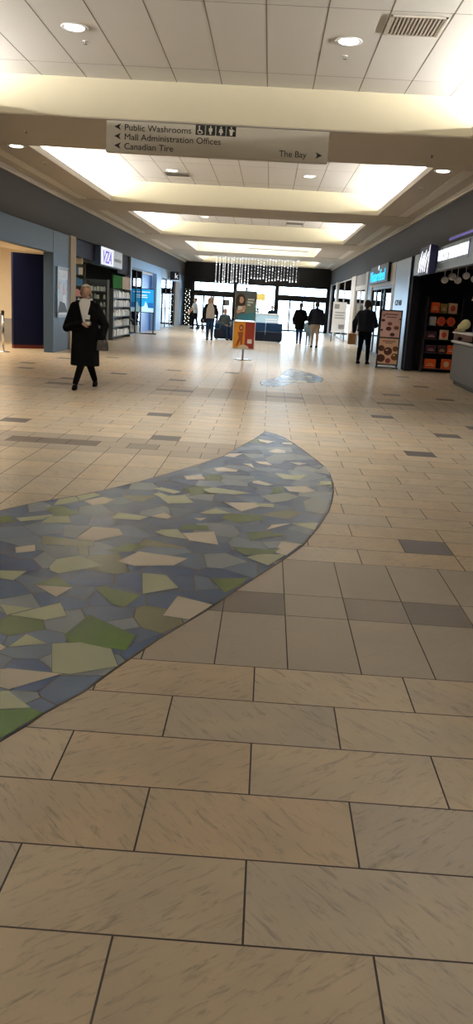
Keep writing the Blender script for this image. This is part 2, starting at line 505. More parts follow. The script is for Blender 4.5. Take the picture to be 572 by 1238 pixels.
def tan_col():
    k = rnd.random()
    b = 0.93 + 0.14 * rnd.random()
    c = (0.70, 0.575, 0.41) if k < 0.6 else ((0.72, 0.565, 0.385) if k < 0.85 else (0.67, 0.57, 0.435))
    return tuple(x * b for x in c)

def grey_col(d=0):
    b = 0.94 + 0.12 * rnd.random()
    c = ((0.49, 0.41, 0.315), (0.28, 0.225, 0.17), (0.15, 0.11, 0.08))[d]
    return tuple(x * b for x in c)

def slate_col():
    b = 0.9 + 0.25 * rnd.random()
    return (0.10 * b, 0.085 * b, 0.085 * b)

def tile(ua, ub, va, vb, tint, mi):
    x0, x1 = X0 + U * ua + GAP, X0 + U * ub - GAP
    y0, y1 = Y0 + U * va + GAP, Y0 + U * vb - GAP
    if x1 <= XL or x0 >= XR or y0 >= YF: return
    fb.cur = mi
    fb.poly([(x0, y0, 0), (x1, y0, 0), (x1, min(y1, YF), 0), (x0, min(y1, YF), 0)], tint)

acc = {}
for (ax, ay) in ACCENTS:
    acc.setdefault(int(math.floor((ay - Y0) / U)), set()).add(int(math.floor((ax - X0) / U)))
UL, UR = -39, 29
row = -28
while Y0 + U * row < YF:
    v = row
    if v == 5:                               # nearest grey band: deep, accent, deep
        for u in range(UL, UR):
            tile(u + .45, u + 1.45, 5, 7, grey_col(), 2)
            dark = {-1: 2, 0: 0, 1: 1, 2: 2, -2: 2, 5: 2, 6: 1, -6: 2}.get(u, 0)
            tile(u + .45, u + 1.45, 7, 8, grey_col(dark), 2)
            tile(u + .45, u + 1.45, 8, 10, grey_col(), 2)
        row = 10
        continue
    if v in (20, 21, 22):                    # second band, left of the leaf tip
        for u in range(UL, UR):
            if u < 0:
                d = 2 if (v == 21 and u in (-9, -8, -7, -15, -16)) else (1 if (v == 21 and u in (-5, -13, -12)) else 0)
                tile(u + .5 * (v % 2), u + 1 + .5 * (v % 2), v, v + 1, grey_col(d), 2)
            elif u % 2 == v % 2: tile(u + .5, u + 2.5, v, v + 1, tan_col(), 1)
        row += 1
        continue
    if 37 <= v <= 41:                        # third band, full width
        for u in range(UL, UR):
            d = 2 if (v == 39 and (u % 6 in (0, 1))) else 0
            tile(u, u + 1, v, v + 1, grey_col(d) if d else tuple(1.12 * c for c in grey_col()), 2)
        row += 1
        continue
    rot_zone = 10 <= v < 20                  # between the bands, left of the leaf: tiles laid along the hall
    if rot_zone and v % 2 == 0:
        for u in range(UL, -3): tile(u, u + 1, v, v + 2, tan_col(), 1)
    a = acc.get(v, set())
    u = UL if (UL % 2 == v % 2) else UL - 1
    while u < UR:
        if not (rot_zone and u + 1 < -3):
            lo = max(u, -3) if rot_zone else u
            if u in a or u + 1 in a:
                tile(lo, u + 1, v, v + 1, slate_col() if u in a else tan_col(), 2 if u in a else 1)
                tile(u + 1, u + 2, v, v + 1, slate_col() if u + 1 in a else tan_col(), 2 if u + 1 in a else 1)
            elif lo < u + 2:
                tile(lo, u + 2, v, v + 1, tan_col(), 1)
        u += 2
    row += 1
floor = struct('floor', fb, ['grout', 'tan_tile', 'grey_tile'], 'stone tiled mall floor in tan and grey bands', 'floor')


def clip(poly, a, b, c):
    """keep a*x+b*y<=c"""
    out = []
    for i in range(len(poly)):
        p, q = poly[i], poly[(i + 1) % len(poly)]
        dp, dq = a * p[0] + b * p[1] - c, a * q[0] + b * q[1] - c
        if dp <= 0: out.append(p)
        if dp * dq < 0:
            t = dp / (dp - dq)
            out.append((p[0] + t * (q[0] - p[0]), p[1] + t * (q[1] - p[1])))
    return out


BLUES = [(0.07, 0.13, 0.26), (0.13, 0.19, 0.31), (0.24, 0.31, 0.40), (0.045, 0.095, 0.23), (0.31, 0.37, 0.42), (0.075, 0.13, 0.26), (0.17, 0.235, 0.34), (0.10, 0.16, 0.27)]
ACOL = {'c': (0.82, 0.74, 0.61), 'l': (0.55, 0.59, 0.40), 'g': (0.10, 0.15, 0.04), 'd': (0.06, 0.13, 0.008),
        'o': (0.25, 0.25, 0.15), 'p': (0.25, 0.29, 0.31), 's': (0.30, 0.34, 0.30)}


def leaf_mosaic(name, outline, pieces, cell, border, seed, extra):
    rg = random.Random(seed)
    xs, ys = [p[0] for p in outline], [p[1] for p in outline]
    b = MB()
    n = len(outline)
    ar = sum(outline[i][0] * outline[(i + 1) % n][1] - outline[(i + 1) % n][0] * outline[i][1] for i in range(n))
    if ar < 0: outline = outline[::-1]
    ring = []
    for i in range(n):                       # border strip just outside the outline
        p, q, r = Vector(outline[i - 1]), Vector(outline[i]), Vector(outline[(i + 1) % n])
        t = (r - p).normalized()
        ring.append((q.x + t.y * border, q.y - t.x * border))
    b.cur = 1
    b.poly([(x, y, 0.0006) for x, y in ring])
    b.cur = 0
    seeds = []
    y = min(ys) - cell
    while y < max(ys) + cell:
        x = min(xs) - cell
        while x < max(xs) + cell:
            seeds.append((x + rg.uniform(-.48, .48) * cell, y + rg.uniform(-.48, .48) * cell * 1.1))
            x += cell
        y += cell * 1.1
    for i, s in enumerate(seeds):
        near = sorted(((t[0] - s[0]) ** 2 + (t[1] - s[1]) ** 2, t) for t in seeds if t != s)[:16]
        sq = [(s[0] - 1, s[1] - 1), (s[0] + 1, s[1] - 1), (s[0] + 1, s[1] + 1), (s[0] - 1, s[1] + 1)]
        poly = list(outline)
        for d2, t in near:
            a_, b_ = t[0] - s[0], t[1] - s[1]
            d = math.sqrt(d2)
            c_ = (t[0] ** 2 + t[1] ** 2 - s[0] ** 2 - s[1] ** 2) / 2 - 0.0030 * d
            poly = clip(poly, a_, b_, c_)
            if len(poly) < 3: break
        if len(poly) < 3: continue
        k = rg.random()
        base = rg.choice(BLUES)
        if k < extra: base = ACOL[rg.choice('gglloc' if extra > .1 else 'ggo')]
        m_ = (0.9 + rg.random() * 0.2) * 0.85
        b.poly([(x, y, 0.0011) for x, y in poly], tuple(c * m_ for c in base))
    b.cur = 0
    for k, pts in pieces:
        cx, cy_ = sum(p[0] for p in pts) / len(pts), sum(p[1] for p in pts) / len(pts)
        a2 = sum(pts[i][0] * pts[(i + 1) % len(pts)][1] - pts[(i + 1) % len(pts)][0] * pts[i][1] for i in range(len(pts)))
        if a2 < 0: pts = pts[::-1]
        b.cur = 1
        gp = []
        for p in pts:
            d = Vector((p[0] - cx, p[1] - cy_))
            e = d.normalized() * 0.0035
            gp.append((p[0] + e.x, p[1] + e.y, 0.0016 + .000002 * len(b.f)))
        b.poly(gp)
        b.cur = 0
        m_ = 0.94 + rg.random() * 0.12
        b.poly([(p[0], p[1], 0.0019 + .000002 * len(b.f)) for p in pts], tuple(c * m_ for c in ACOL[k]))
    o = b.build(name, ['mosaic_tile', 'grout'], floor)
    o['kind'] = 'structure'
    return o


leaf_mosaic('mosaic_inlay', LEAF, PIECES, 0.21, 0.012, 5, 0.06)
LEAF2 = [(-0.1, 15.96), (-0.05, 16.73), (0.15, 17.06), (0.34, 18.03), (0.45, 19.28), (0.61, 20.32), (0.85, 19.85), (1.07, 19.03), (1.21, 18.23), (1.23, 17.62), (1.14, 16.98), (0.9, 16.63), (0.61, 16.44), (0.39, 15.77), (0.15, 15.29), (-0.04, 15.33)]
leaf_mosaic('mosaic_inlay', LEAF2, [], 0.26, 0.008, 9, 0.28)
# ------------------------------------------------------------------ shell
WL, WR, ZC, ZS = -5.35, 3.6, 4.3, 3.81
CL, CR = -4.2, 2.55                          # cove lips
BEAMS = ((1.95, 4.6), (12.12, 14.6), (22.0, 24.35), (32.0, 34.8), (41.0, 45.0), (51.5, 52.0))

b = MB()
b.box(XL, XR, YN, 53.0, ZC, ZC + 0.2)
ceil = struct('ceiling', b, 'ceiling_white', 'white panelled mall ceiling', 'ceiling')
b = MB()
for k in range(-9, 10):
    x = -0.228 + 0.612 * k
    if WL < x < WR: b.box(x - .006, x + .006, YN, 52, ZC - .001, ZC)
y = 9.0 - 2.44 * 7
while y < 52:
    b.box(WL, WR, y - .004, y + .004, ZC - .001, ZC)
    y += 2.44
g = b.build('ceiling_grid', 'grid_grey', ceil)
g['kind'] = 'structure'

b = MB()
b.box(WL - .1, CL, YN, 34.8, ZS, ZS + .12).box(CR, WR + .1, YN, 34.8, ZS, ZS + .12)
b.box(WL - .1, -3.65, 34.8, 41, ZS, ZC).box(1.95, WR + .1, 34.8, 41, ZS, ZC)
b.box(WL - .1, CL, 41, 52, ZS, ZS + .12).box(CR, WR + .1, 41, 52, ZS, ZS + .12)
struct('trim_1', b, 'soffit_tan', 'lower ceiling soffits along both sides of the hall', 'soffit')
for i, (ya, yb) in enumerate(BEAMS):
    b = MB()
    b.cur = 0
    b.box(WL - .05, WR + .05, ya, yb, ZS - .001, ZC)
    b.cur = 1
    b.box(WL - .05, WR + .05, ya + .02, yb - .02, ZS - .012, ZS - .001)
    struct('trim_%d' % (i + 2), b, ['beam_cream', 'soffit_tan'], 'deep cream ceiling beam crossing the hall', 'beam')
# pale strips painted as lit slots, and cornice, along the soffits
b = MB()
for (ya, yb) in ((-5, 1.9), (4.7, 12.0), (14.7, 21.9), (24.4, 31.9), (34.9, 40.9), (45.1, 51.4)):
    for (xa, xb) in ((-5.02, -4.80), (3.05, 3.27)):
        b.box(xa, xb, ya, yb, ZS - .015, ZS)
struct('trim_8', b, 'cornice', 'pale strips painted as lit slots in the soffits', 'trim')
b = MB()
for (xa, xb) in ((WL - .02, WL + .09), (WR - .09, WR + .02)):
    b.box(xa, xb, YN, 52, ZS - .05, ZS)
    b.box(xa + .03, xb - .03, YN, 52, ZS - .09, ZS - .05)
struct('trim_9', b, 'soffit_tan', 'cornice where the fascia meets the soffit', 'trim')

# fascias above the shopfronts
b = MB()
b.box(WL - .25, WL, YN, 52, 2.95, ZC)
b.box(WL - .26, WL + .012, YN, 52, 2.93, 2.96)
struct('wall_left', b, 'fascia_grey', 'grey fascia wall above the left shopfronts')
b = MB()
b.box(WR, WR + .25, YN, 52, 2.92, ZC)
b.box(WR - .012, WR + .26, YN, 52, 2.90, 2.93)
struct('wall_right', b, 'fascia_grey', 'grey fascia wall above the right shopfronts')
b = MB()
b.box(XL - .2, XL, YN, 52.2, -.1, ZC)
struct('wall_left_outer', b, 'white_wall', 'far wall inside the left shops')
b = MB()
b.box(XR, XR + .2, YN, 52.2, -.1, ZC)
struct('wall_right_outer', b, 'white_wall', 'far wall inside the right shops')
b = MB()
b.box(XL, XR, YN - .2, YN, -.1, ZC)
struct('wall_back', b, 'grey_wall', 'wall behind the viewpoint')
# party walls and shop ceilings
b = MB()
b.box(XL, WL - .12, 24.4, 24.55, 0, ZC)
struct('wall_left_party', b, 'cream_wall', 'cream back wall of the first left shop')
b = MB()
b.box(XL, -6.7, 24.36, 24.4, 0, .66)
struct('baseboard_left', b, 'grey_wall', 'grey wainscot in the first left shop', 'baseboard')
for y in (32.2, 41.4, 51.2):
    b = MB()
    b.box(XL, WL - .1, y, y + .12, 0, ZC)
    struct('wall_left_party', b, 'white_wall' if y > 33 else 'dark_room', 'wall between the left shops')
b = MB()
b.box(XL, WL - .3, YN, 24.4, 2.72, 2.8)
struct('trim_10', b, 'cream_wall', 'ceiling of the first left shop', 'ceiling')
b = MB()
b.box(XL, WL - .3, 24.55, 32.2, 2.62, 2.7)
struct('trim_11', b, 'grey_wall', 'ceiling of the cosmetics shop', 'ceiling')
b = MB()
b.box(XL, WL - .3, 32.4, 51.2, 2.88, 2.94)
struct('trim_12', b, 'white_wall', 'ceiling of the far left shops', 'ceiling')
b = MB()
b.box(WR + .3, XR, YN, 22.3, 2.66, 2.74)
struct('trim_13', b, 'dark_room', 'dark ceiling of the chocolate shop', 'ceiling')
b = MB()
b.box(WR + .3, XR, 25.3, 52, 2.86, 2.92)
struct('trim_14', b, 'white_wall', 'ceiling of the far right shops', 'ceiling')
b = MB()
b.box(WR + .02, XR, 22.3, 22.5, 0, ZC)
struct('wall_right_party', b, 'black_wall', 'black side wall of the chocolate shop')
b = MB()
b.box(8.0, 8.1, YN, 22.3, 0, 2.7)
struct('wall_right_party', b, 'black_wall', 'black back wall of the chocolate shop')
for y in (25.25, 31.3):
    b = MB()
    b.box(WR + .25, XR, y, y + .1, 0, ZC)
    struct('wall_right_party', b, 'white_wall', 'wall between the right shops')

# ---- left shop A: steel blue sign band, pillar, navy panel
b = MB()
b.box(WL - .2, WL - .005, YN, 20.73, 2.41, 2.95)
struct('trim_15', b, 'steel_blue', 'blue steel band over the first left shop opening', 'panel')
b = MB()
b.box(WL - .25, WL - .005, 20.76, 22.38, .09, 2.95)
b.box(WL - .24, WL - .015, 20.76, 22.38, 0, .09)
struct('wall_left_pillar', b, 'steel_blue', 'blue steel shopfront pillar carrying a poster')
b = MB()
for (p, q) in (((-6.60, 21.55), (-5.58, 22.36)),):
    d = (Vector(q) - Vector(p)).normalized() * .0
    nrm = Vector((-(q[1] - p[1]), q[0] - p[0])).normalized() * .12
    b.cur = 0
    b.prism([p, q, (q[0] + nrm.x, q[1] + nrm.y), (p[0] + nrm.x, p[1] + nrm.y)], 2.31, 'z', .09)
    b.cur = 1
    e = nrm * .06
    b.prism([(p[0] - e.x, p[1] - e.y), (q[0] - e.x, q[1] - e.y), (q[0] + nrm.x, q[1] + nrm.y), (p[0] + nrm.x, p[1] + nrm.y)], .09, 'z', 0)
struct('wall_left_panel', b, ['navy', 'red_trim'], 'tall navy blue panel inside the first left shop opening')
b = MB()
b.box(WL - .9, WL - .21, YN, 21.3, 2.41, 2.50)
struct('trim_16', b, 'cream_wall', 'cream valance inside the first left shop', 'trim')
# beige pilaster
b = MB()
b.box(WL - .2, WL + .03, 22.42, 23.03, 0, 2.94)
struct('trim_17', b, 'beige_post', 'beige pilaster between two left shopfronts', 'pilaster')
# ---- left shop B bulkheads
b = MB()
b.box(WL - .3, WL - .08, 23.05, 26.0, 2.47, 2.94)
struct('trim_18', b, 'navy', 'dark bulkhead over the cosmetics shop opening', 'bulkhead')
b = MB()
b.box(WL - .3, WL - .06, 29.75, 32.2, 2.26, 2.94)
struct('trim_19', b, 'black_wall', 'black bulkhead beside the lit shop sign', 'bulkhead')
b = MB()
b.box(WL - .2, WL + .02, 32.12, 32.3, 0, 2.93)
struct('trim_20', b, 'steel_pale', 'thin steel post between two left shopfronts', 'post')
# ---- left shop C: blue front
b = MB()
b.box(WL - .2, WL, 32.3, 41.35, 2.58, 2.93)
b.box(WL - .2, WL, 39.6, 41.35, 0, 2.58)
struct('wall_left_blue', b, 'mid_blue', 'light blue shopfront surround')
b = MB()
b.box(WL - .5, WL - .25, 36.4, 39.9, 0, 2.5)
struct('wall_left_panel', b, 'bright_blue', 'strong blue wall panel inside the blue shopfront')
# ---- left shop D
b = MB()
b.box(WL - .12, WL, 41.4, 49.6, 2.5, 2.93)
struct('trim_21', b, 'steel_pale', 'pale sign band over the far left shop window', 'panel')
b = MB()
b.box(WL - .2, WL + .02, 47.6, 49.5, 0, 2.5)
struct('trim_22', b, 'grey_wall', 'grey pilaster near the left entrance doors', 'pilaster')
b = MB()
b.box(WL - .3, WL, 49.55, 52, 0, 2.95)
struct('wall_left_end', b, 'steel_blue', 'short blue-grey wall before the entrance')


def shop_window(n, side, ya, yb, za, zb, mull, label, fr='black_metal', gl='glass', w=.05):
    o = thing('window_%d' % n, label, 'window', ((WL if side < 0 else WR), ya, 0))
    o['kind'] = 'structure'
    s = -1 if side < 0 else 1
    def bx(b, y0, y1, z0, z1, t=.06):
        xa, xb = sorted((s * .02, s * (.02 + t)))
        b.box(xa, xb, y0 - ya, y1 - ya, z0, z1)
    b = MB()
    ed = [ya] + [m_ for m_ in mull] + [yb]
    for e in ed: bx(b, e - w / 2, e + w / 2, za, zb)
    bx(b, ya, yb, zb - w, zb); bx(b, ya, yb, za, za + w)
    b.build('window_frame', fr, o)
    for i in range(len(ed) - 1):
        b = MB()
        xa, xb = sorted((s * .045, s * .052))
        b.box(xa, xb, ed[i] + w / 2 - ya, ed[i + 1] - w / 2 - ya, za + w, zb - w)
        b.build('pane', gl, o)
    return o


shop_window(1, -1, 32.4, 35.2, 0.02, 2.56, (33.8,), 'glass pane of the blue left shopfront')
shop_window(2, -1, 41.4, 47.5, 0.02, 2.5, (43.4, 45.4), 'shop window beyond the blue left shopfront')

# ---- right side
b = MB()
b.box(WR + .005, WR + .15, YN, 22.0, 2.40, 2.90)
struct('trim_23', b, 'steel_pale', 'pale steel sign band over the chocolate shop', 'panel')
b = MB()
b.box(WR + .02, WR + .2, 22.02, 22.48, 0, 2.9)
struct('trim_24', b, 'black_wall', 'black jamb of the chocolate shop', 'jamb')
b = MB()
b.box(WR + .0, WR + .25, 22.5, 25.1, 0, 2.9)
struct('wall_right_pillar', b, 'steel_pale', 'pale steel pillar right of the optical shop doorway')
b = MB()
b.box(WR - .01, WR + .2, 25.12, 25.6, 0, 2.9)
b.box(WR, WR + .2, 25.6, 30.6, 2.28, 2.9)
b.box(WR - .01, WR + .2, 30.6, 31.0, 0, 2.9)
struct('wall_right_beige', b, 'beige_frame', 'beige surround of the shop with the cyan sign')
shop_window(3, 1, 25.6, 30.6, 0.02, 2.28, (27.4, 28.1, 29.4), 'glazed doorway under the cyan sign', 'black_metal', 'dark_glass', .09)
b = MB()
b.box(WR - .0, WR + .2, 31.0, 32.0, 0, 2.9)
struct('trim_25', b, 'frame_black', 'dark post left of the cyan sign shop', 'post')
b = MB()
b.box(WR - .02, WR + .2, 32.0, 32.7, 0, 2.9)
b.box(WR - .02, WR + .2, 36.6, 38.4, 0, 2.9)
b.box(WR - .02, WR + .2, 46.4, 47.4, 0, 2.9)
b.box(WR, WR + .2, 32.7, 36.6, 2.33, 2.45)
b.box(WR, WR + .2, 51.2, 52, 0, 2.9)
struct('trim_26', b, 'beige_frame', 'beige posts of the far right shopfronts', 'post')
b = MB()
b.box(WR + .03, WR + .2, 32.7, 36.6, 2.45, 2.9)
struct('trim_27', b, 'grey_wall', 'grey panel over a far right shop window', 'panel')
b = MB()
b.box(WR + .05, WR + .1, 34.6, 34.95, 2.45, 2.9)
struct('trim_28', b, 'frame_black', 'dark strip in the grey over-window panel', 'trim')
shop_window(4, 1, 32.7, 36.6, 0.02, 2.33, (34.7,), 'shop window behind the man in dark clothes', 'beige_frame')
shop_window(5, 1, 38.4, 46.4, 0.02, 2.88, (42.5,), 'shop window behind the white easel board', 'beige_frame')
shop_window(6, 1, 47.4, 51.2, 0.02, 2.88, (), 'last right shop window beside the entrance doors', 'steel_pale')

# ---- entrance wall
EY = 52.0
b = MB()
b.box(WL - .3, WR + .3, EY, EY + .35, 2.65, ZC)
b.box(-2.29, -2.11, EY, EY + .35, 0, 2.65).box(.27, .46, EY, EY + .35, 0, 2.65)
b.box(WL - .3, -4.72, EY, EY + .35, 0, 2.65).box(3.42, WR + .3, EY, EY + .35, 0, 2.65)
b.box(-4.72, -2.29, EY, EY + .3, 1.87, 2.11).box(.46, 3.42, EY, EY + .3, 1.87, 2.11)
struct('wall_front', b, 'header_black', 'dark entrance wall with header over the doors')
b = MB()
b.box(XL, WL - .3, EY, EY + .2, 0, ZC).box(WR + .3, XR, EY, EY + .2, 0, ZC)
struct('wall_front_outer', b, 'white_wall', 'end wall of the shops beside the entrance')
b = MB()
b.box(XL - .2, XR + .2, EY + .35, EY + .5, 2.66, ZC + .2)
struct('trim_29', b, 'header_black', 'canopy edge over the entrance', 'canopy')


def entrance(n, xa, xb, nleaf, label):
    o = thing('door_%d' % n, label, 'door', ((xa + xb) / 2, EY + .1, 0))
    o['kind'] = 'structure'
    w = (xb - xa) / nleaf
    for i in range(nleaf):
        x0 = xa - (xa + xb) / 2 + i * w
        b = MB()
        for a_, c_ in ((x0, x0 + .05), (x0 + w - .05, x0 + w)): b.box(a_, c_, 0, .06, 0, 1.87)
        b.box(x0, x0 + w, 0, .06, 0, .09).box(x0, x0 + w, 0, .06, 1.80, 1.87)
        df = b.build('door_frame', 'frame_black', o)
        b = MB()
        b.box(x0 + .05, x0 + w - .05, .025, .033, .09, 1.80)
        b.build('pane', 'glass', df)
        b = MB()
        b.box(x0 + .1, x0 + w - .1, -.04, -.015, .93, .97)
        b.box(x0 + .12, x0 + .15, -.03, .03, .94, .96).box(x0 + w - .15, x0 + w - .12, -.03, .03, .94, .96)
        b.build('push_bar', 'black_metal', df)
    return o


entrance(1, -4.72, -2.29, 4, 'left bank of glass entrance doors')
entrance(2, .46, 3.42, 4, 'right bank of glass entrance doors')
def entry_glass(n, xa, xb, za, zb, mull, label):
    o = thing('window_%d' % n, label, 'window', (xa, EY + .1, 0))
    o['kind'] = 'structure'
    b = MB()
    for e in [0, xb - xa] + [m_ - xa for m_ in mull]: b.box(e - .03, e + .03, 0, .06, za, zb)
    b.box(0, xb - xa, 0, .06, za, za + .04).box(0, xb - xa, 0, .06, zb - .04, zb)
    b.build('window_frame', 'frame_black', o)
    b = MB()
    b.box(0.03, xb - xa - .03, .025, .033, za + .04, zb - .04)
    b.build('pane', 'glass', o)
    return o
entry_glass(7, -4.72, -2.29, 2.11, 2.65, (-4.35,), 'transom window over the left entrance doors')
entry_glass(8, .46, 3.42, 2.11, 2.65, (2.1,), 'transom window over the right entrance doors')
entry_glass(9, -2.11, .27, 0.0, 2.65, (-.5,), 'tall middle window between the entrance doors')

# outside: snowy forecourt under the overcast sky
b = MB()
b.box(-60, 60, 52.6, 160, -.3, -.02)
struct('ground', b, 'snow', 'bright snowy forecourt outside the doors', 'ground')

# skylight over the chandelier
o = thing('ceiling_light', 'large luminous panel filling the ceiling bay above the chandelier', 'ceiling light', (-.85, 37.9, ZC))
b = MB()
b.box(-2.8, 2.8, -3.1, 3.1, -.03, -.004)
b.build('diffuser', 'lum_panel', o)
b = MB(); b.box(-.25, 2.35, -.43, -.37, -.50, -.46)
b.box(.3, .32, -.41, -.39, -.47, -.03).box(1.9, 1.92, -.41, -.39, -.47, -.03)
b.build('hung_rail', 'grid_grey', o)
# ------------------------------------------------------------------ ceiling fittings
def downlight(loc, label):
    o = thing('downlight', label, 'downlight', loc, 0, 'recessed downlights')
    b = MB()
    b.lathe((0, 0, 0), [(.105, -.004), (.145, -.010), (.15, -.006), (.15, 0)], 24)
    b.build('trim_ring', 'white_paint', o, smooth=True)
    b = MB()
    b.lathe((0, 0, 0), [(.10, -.016), (.108, -.012), (.108, -.005)], 24)
    b.build('lens', 'lamp_on', o)
    return o
def lamp_spot(x, y, z, w):                    # the light each downlight throws
    d = bpy.data.lights.new('downlight_beam', 'SPOT')
    d.energy, d.spot_size, d.spot_blend, d.shadow_soft_size, d.color = w, math.radians(118), .8, .09, (1, .96, .90)
    l = bpy.data.objects.new('downlight_beam', d)
    l.location = (x, y, z - .03)
    COL.objects.link(l)
for (x, y) in ((-2.35, 10.0), (.67, 10.0), (-2.41, 19.9), (.68, 19.65), (-2.44, 29.9)): lamp_spot(x, y, ZC, 300)
d0 = downlight((-2.35, 10.0, ZC), 'round downlight at the upper left, in the ceiling nearest the viewer')
dup(d0, (0.67, 10.0, ZC), 'round downlight beside the grille in the ceiling nearest the viewer')
dup(d0, (-2.41, 19.9, ZC), 'round downlight above the dark vent in the second ceiling bay')
dup(d0, (0.68, 19.65, ZC), 'round downlight above the right end of the hanging sign')
dup(d0, (-2.44, 29.9, ZC), 'round downlight in the third ceiling bay, left of centre')
dup(d0, (-4.43, 14.72, ZS), 'round downlight in the soffit at the left, behind the first beam')
for (x, y, lb) in ((2.1, 14.82, 'round downlight in the right bay just behind the first beam'),):
    dup(d0, (2.75, 14.9, ZS), 'round downlight in the soffit at the right, behind the first beam')


def vent(loc, w, d, label, dark=False):
    o = thing('air_vent', label, 'vent', loc, 0, 'ceiling air grilles')
    b = MB()
    for (a, c, e, f) in ((-w / 2, w / 2, -d / 2, -d / 2 + .02), (-w / 2, w / 2, d / 2 - .02, d / 2), (-w / 2, -w / 2 + .02, -d / 2, d / 2), (w / 2 - .02, w / 2, -d / 2, d / 2)):
        b.box(a, c, e, f, -.014, 0)
    b.build('frame', 'grid_grey' if dark else 'soffit_tan', o)
    b = MB()
    b.box(-w / 2 + .02, w / 2 - .02, -d / 2 + .02, d / 2 - .02, -.004, 0)
    b.build('backing', 'black_metal' if dark else 'grid_grey', o)
    b = MB()
    n = 14
    for i in range(n):
        x = -w / 2 + .03 + (w - .06) * i / (n - 1)
        b.box(x - .008, x + .008, -d / 2 + .02, d / 2 - .02, -.012, -.004)
    b.build('slats', 'grid_grey' if dark else 'soffit_tan', o)
    return o
vent((1.29, 9.4, ZC), .56, .58, 'square beige grille in the ceiling at the upper right')
vent((-2.36, 20.43, ZC), .55, .5, 'dark vent in the second ceiling bay left of centre', True)
vent((.68, 30.5, ZC), .58, .7, 'dark vent in the third ceiling bay right of centre', True)


def sprinkler(loc, label):
    o = thing('sprinkler', label, 'sprinkler', loc, 0, 'ceiling sprinkler heads')
    b = MB()
    b.lathe((0, 0, 0), [(.03, -.006), (.034, 0)], 14)
    b.build('cover_plate', 'white_paint', o)
    b = MB()
    b.lathe((0, 0, 0), [(.022, -.034), (.022, -.03), (.006, -.028), (.009, -.012), (.011, -.005)], 12)
    b.build('nozzle', 'grid_grey', o)
    return o
s0 = sprinkler((.68, 10.56, ZC), 'sprinkler head below the right near downlight')
dup(s0, (-2.34, 10.5, ZC), 'sprinkler head below the left near downlight')
dup(s0, (2.3, 13.5, ZS - .012), 'sprinkler head under the first beam, right of the sign')
dup(s0, (-3.85, 13.3, ZS - .012), 'sprinkler head under the first beam, left of the sign')
dup(s0, (-4.4, 16.4, ZS), 'sprinkler head in the left soffit behind the first beam')
dup(s0, (2.75, 17.0, ZS), 'sprinkler head in the right soffit behind the first beam')

# ------------------------------------------------------------------ hanging wayfinding sign
MT('sign_beige', (0.40, 0.365, 0.30), 0.6, vary=0.02)
MT('ink', (0.012, 0.011, 0.010), 0.6, vary=0)
MT('sign_ivory', (0.50, 0.46, 0.38), 0.6, vary=0)
o = thing('wayfinding_sign', 'long beige directional sign with black lettering hung under the first beam', 'sign', (-.875, 12.14, 3.385))
b = MB()
b.box(-1.53, 1.53, 0, .12, 0, .405)
board = b.build('sign_board', 'sign_beige', o, bevel=.006)
for x in (-1.2, 0, 1.2):
    b = MB(); b.box(x - .02, x + .02, .04, .08, .40, .43)
    b.build('hanger', 'sign_beige', o)
def arrow(parent, x, z, s, d, y=-.004):
    b = MB()
    b.prism([(x - d * s, z), (x + d * s * .75, z + s * .8), (x + d * s * .3, z), (x + d * s * .75, z - s * .8)], .006, 'y', y)
    b.build('arrow', 'ink', parent)
for k, (s, z) in enumerate((('Public Washrooms', .283), ('Mall Administration Offices', .163), ('Canadian Tire', .043))):
    words('lettering', s, .115, 'ink', board, (-1.28, -.003, z), FACE_CAM, .002, 1.05)
    arrow(board, -1.365, z + .042, .052, 1)
words('lettering', 'The Bay', .115, 'ink', board, (.86, -.003, .055), FACE_CAM, .002, 1.0)
arrow(board, 1.40, .095, .052, -1)
for k in range(4):                            # washroom pictograms: wheelchair, man, woman, adult with baby
    x = -.235 + .142 * k
    b = MB()
    b.cur = 0
    b.box(x - .064, x + .064, -.004, 0, .275, .403 - .002)
    b.cur = 1
    def P(pts): b.prism(pts, .003, 'y', -.007)
    z = .275
    if k == 0:
        P(oval(x - .012, z + .105, .011, .011, 12)); P([(x - .022, z + .09), (x - .006, z + .09), (x - .002, z + .06), (x + .025, z + .06), (x + .04, z + .022), (x + .028, z + .02), (x + .018, z + .048), (x - .016, z + .048)])
        P(oval(x - .004, z + .042, .034, .034, 14, PI * .75, PI * 1.95) + oval(x - .004, z + .042, .024, .024, 14, PI * 1.95, PI * .75))
    else:
        P(oval(x, z + .108, .011, .011, 12))
        if k == 1: P([(x - .024, z + .092), (x + .024, z + .092), (x + .024, z + .05), (x + .013, z + .05), (x + .011, z + .012), (x - .011, z + .012), (x - .013, z + .05), (x - .024, z + .05)])
        elif k == 2: P([(x - .016, z + .092), (x + .016, z + .092), (x + .032, z + .042), (x + .012, z + .042), (x + .01, z + .012), (x - .01, z + .012), (x - .012, z + .042), (x - .032, z + .042)])
        else:
            P([(x - .03, z + .088), (x + .03, z + .088), (x + .02, z + .05), (x + .013, z + .012), (x - .013, z + .012), (x - .02, z + .05)])
            P(oval(x + .038, z + .07, .009, .009, 10))
    b.build('pictogram', ['ink', 'sign_ivory'], board)

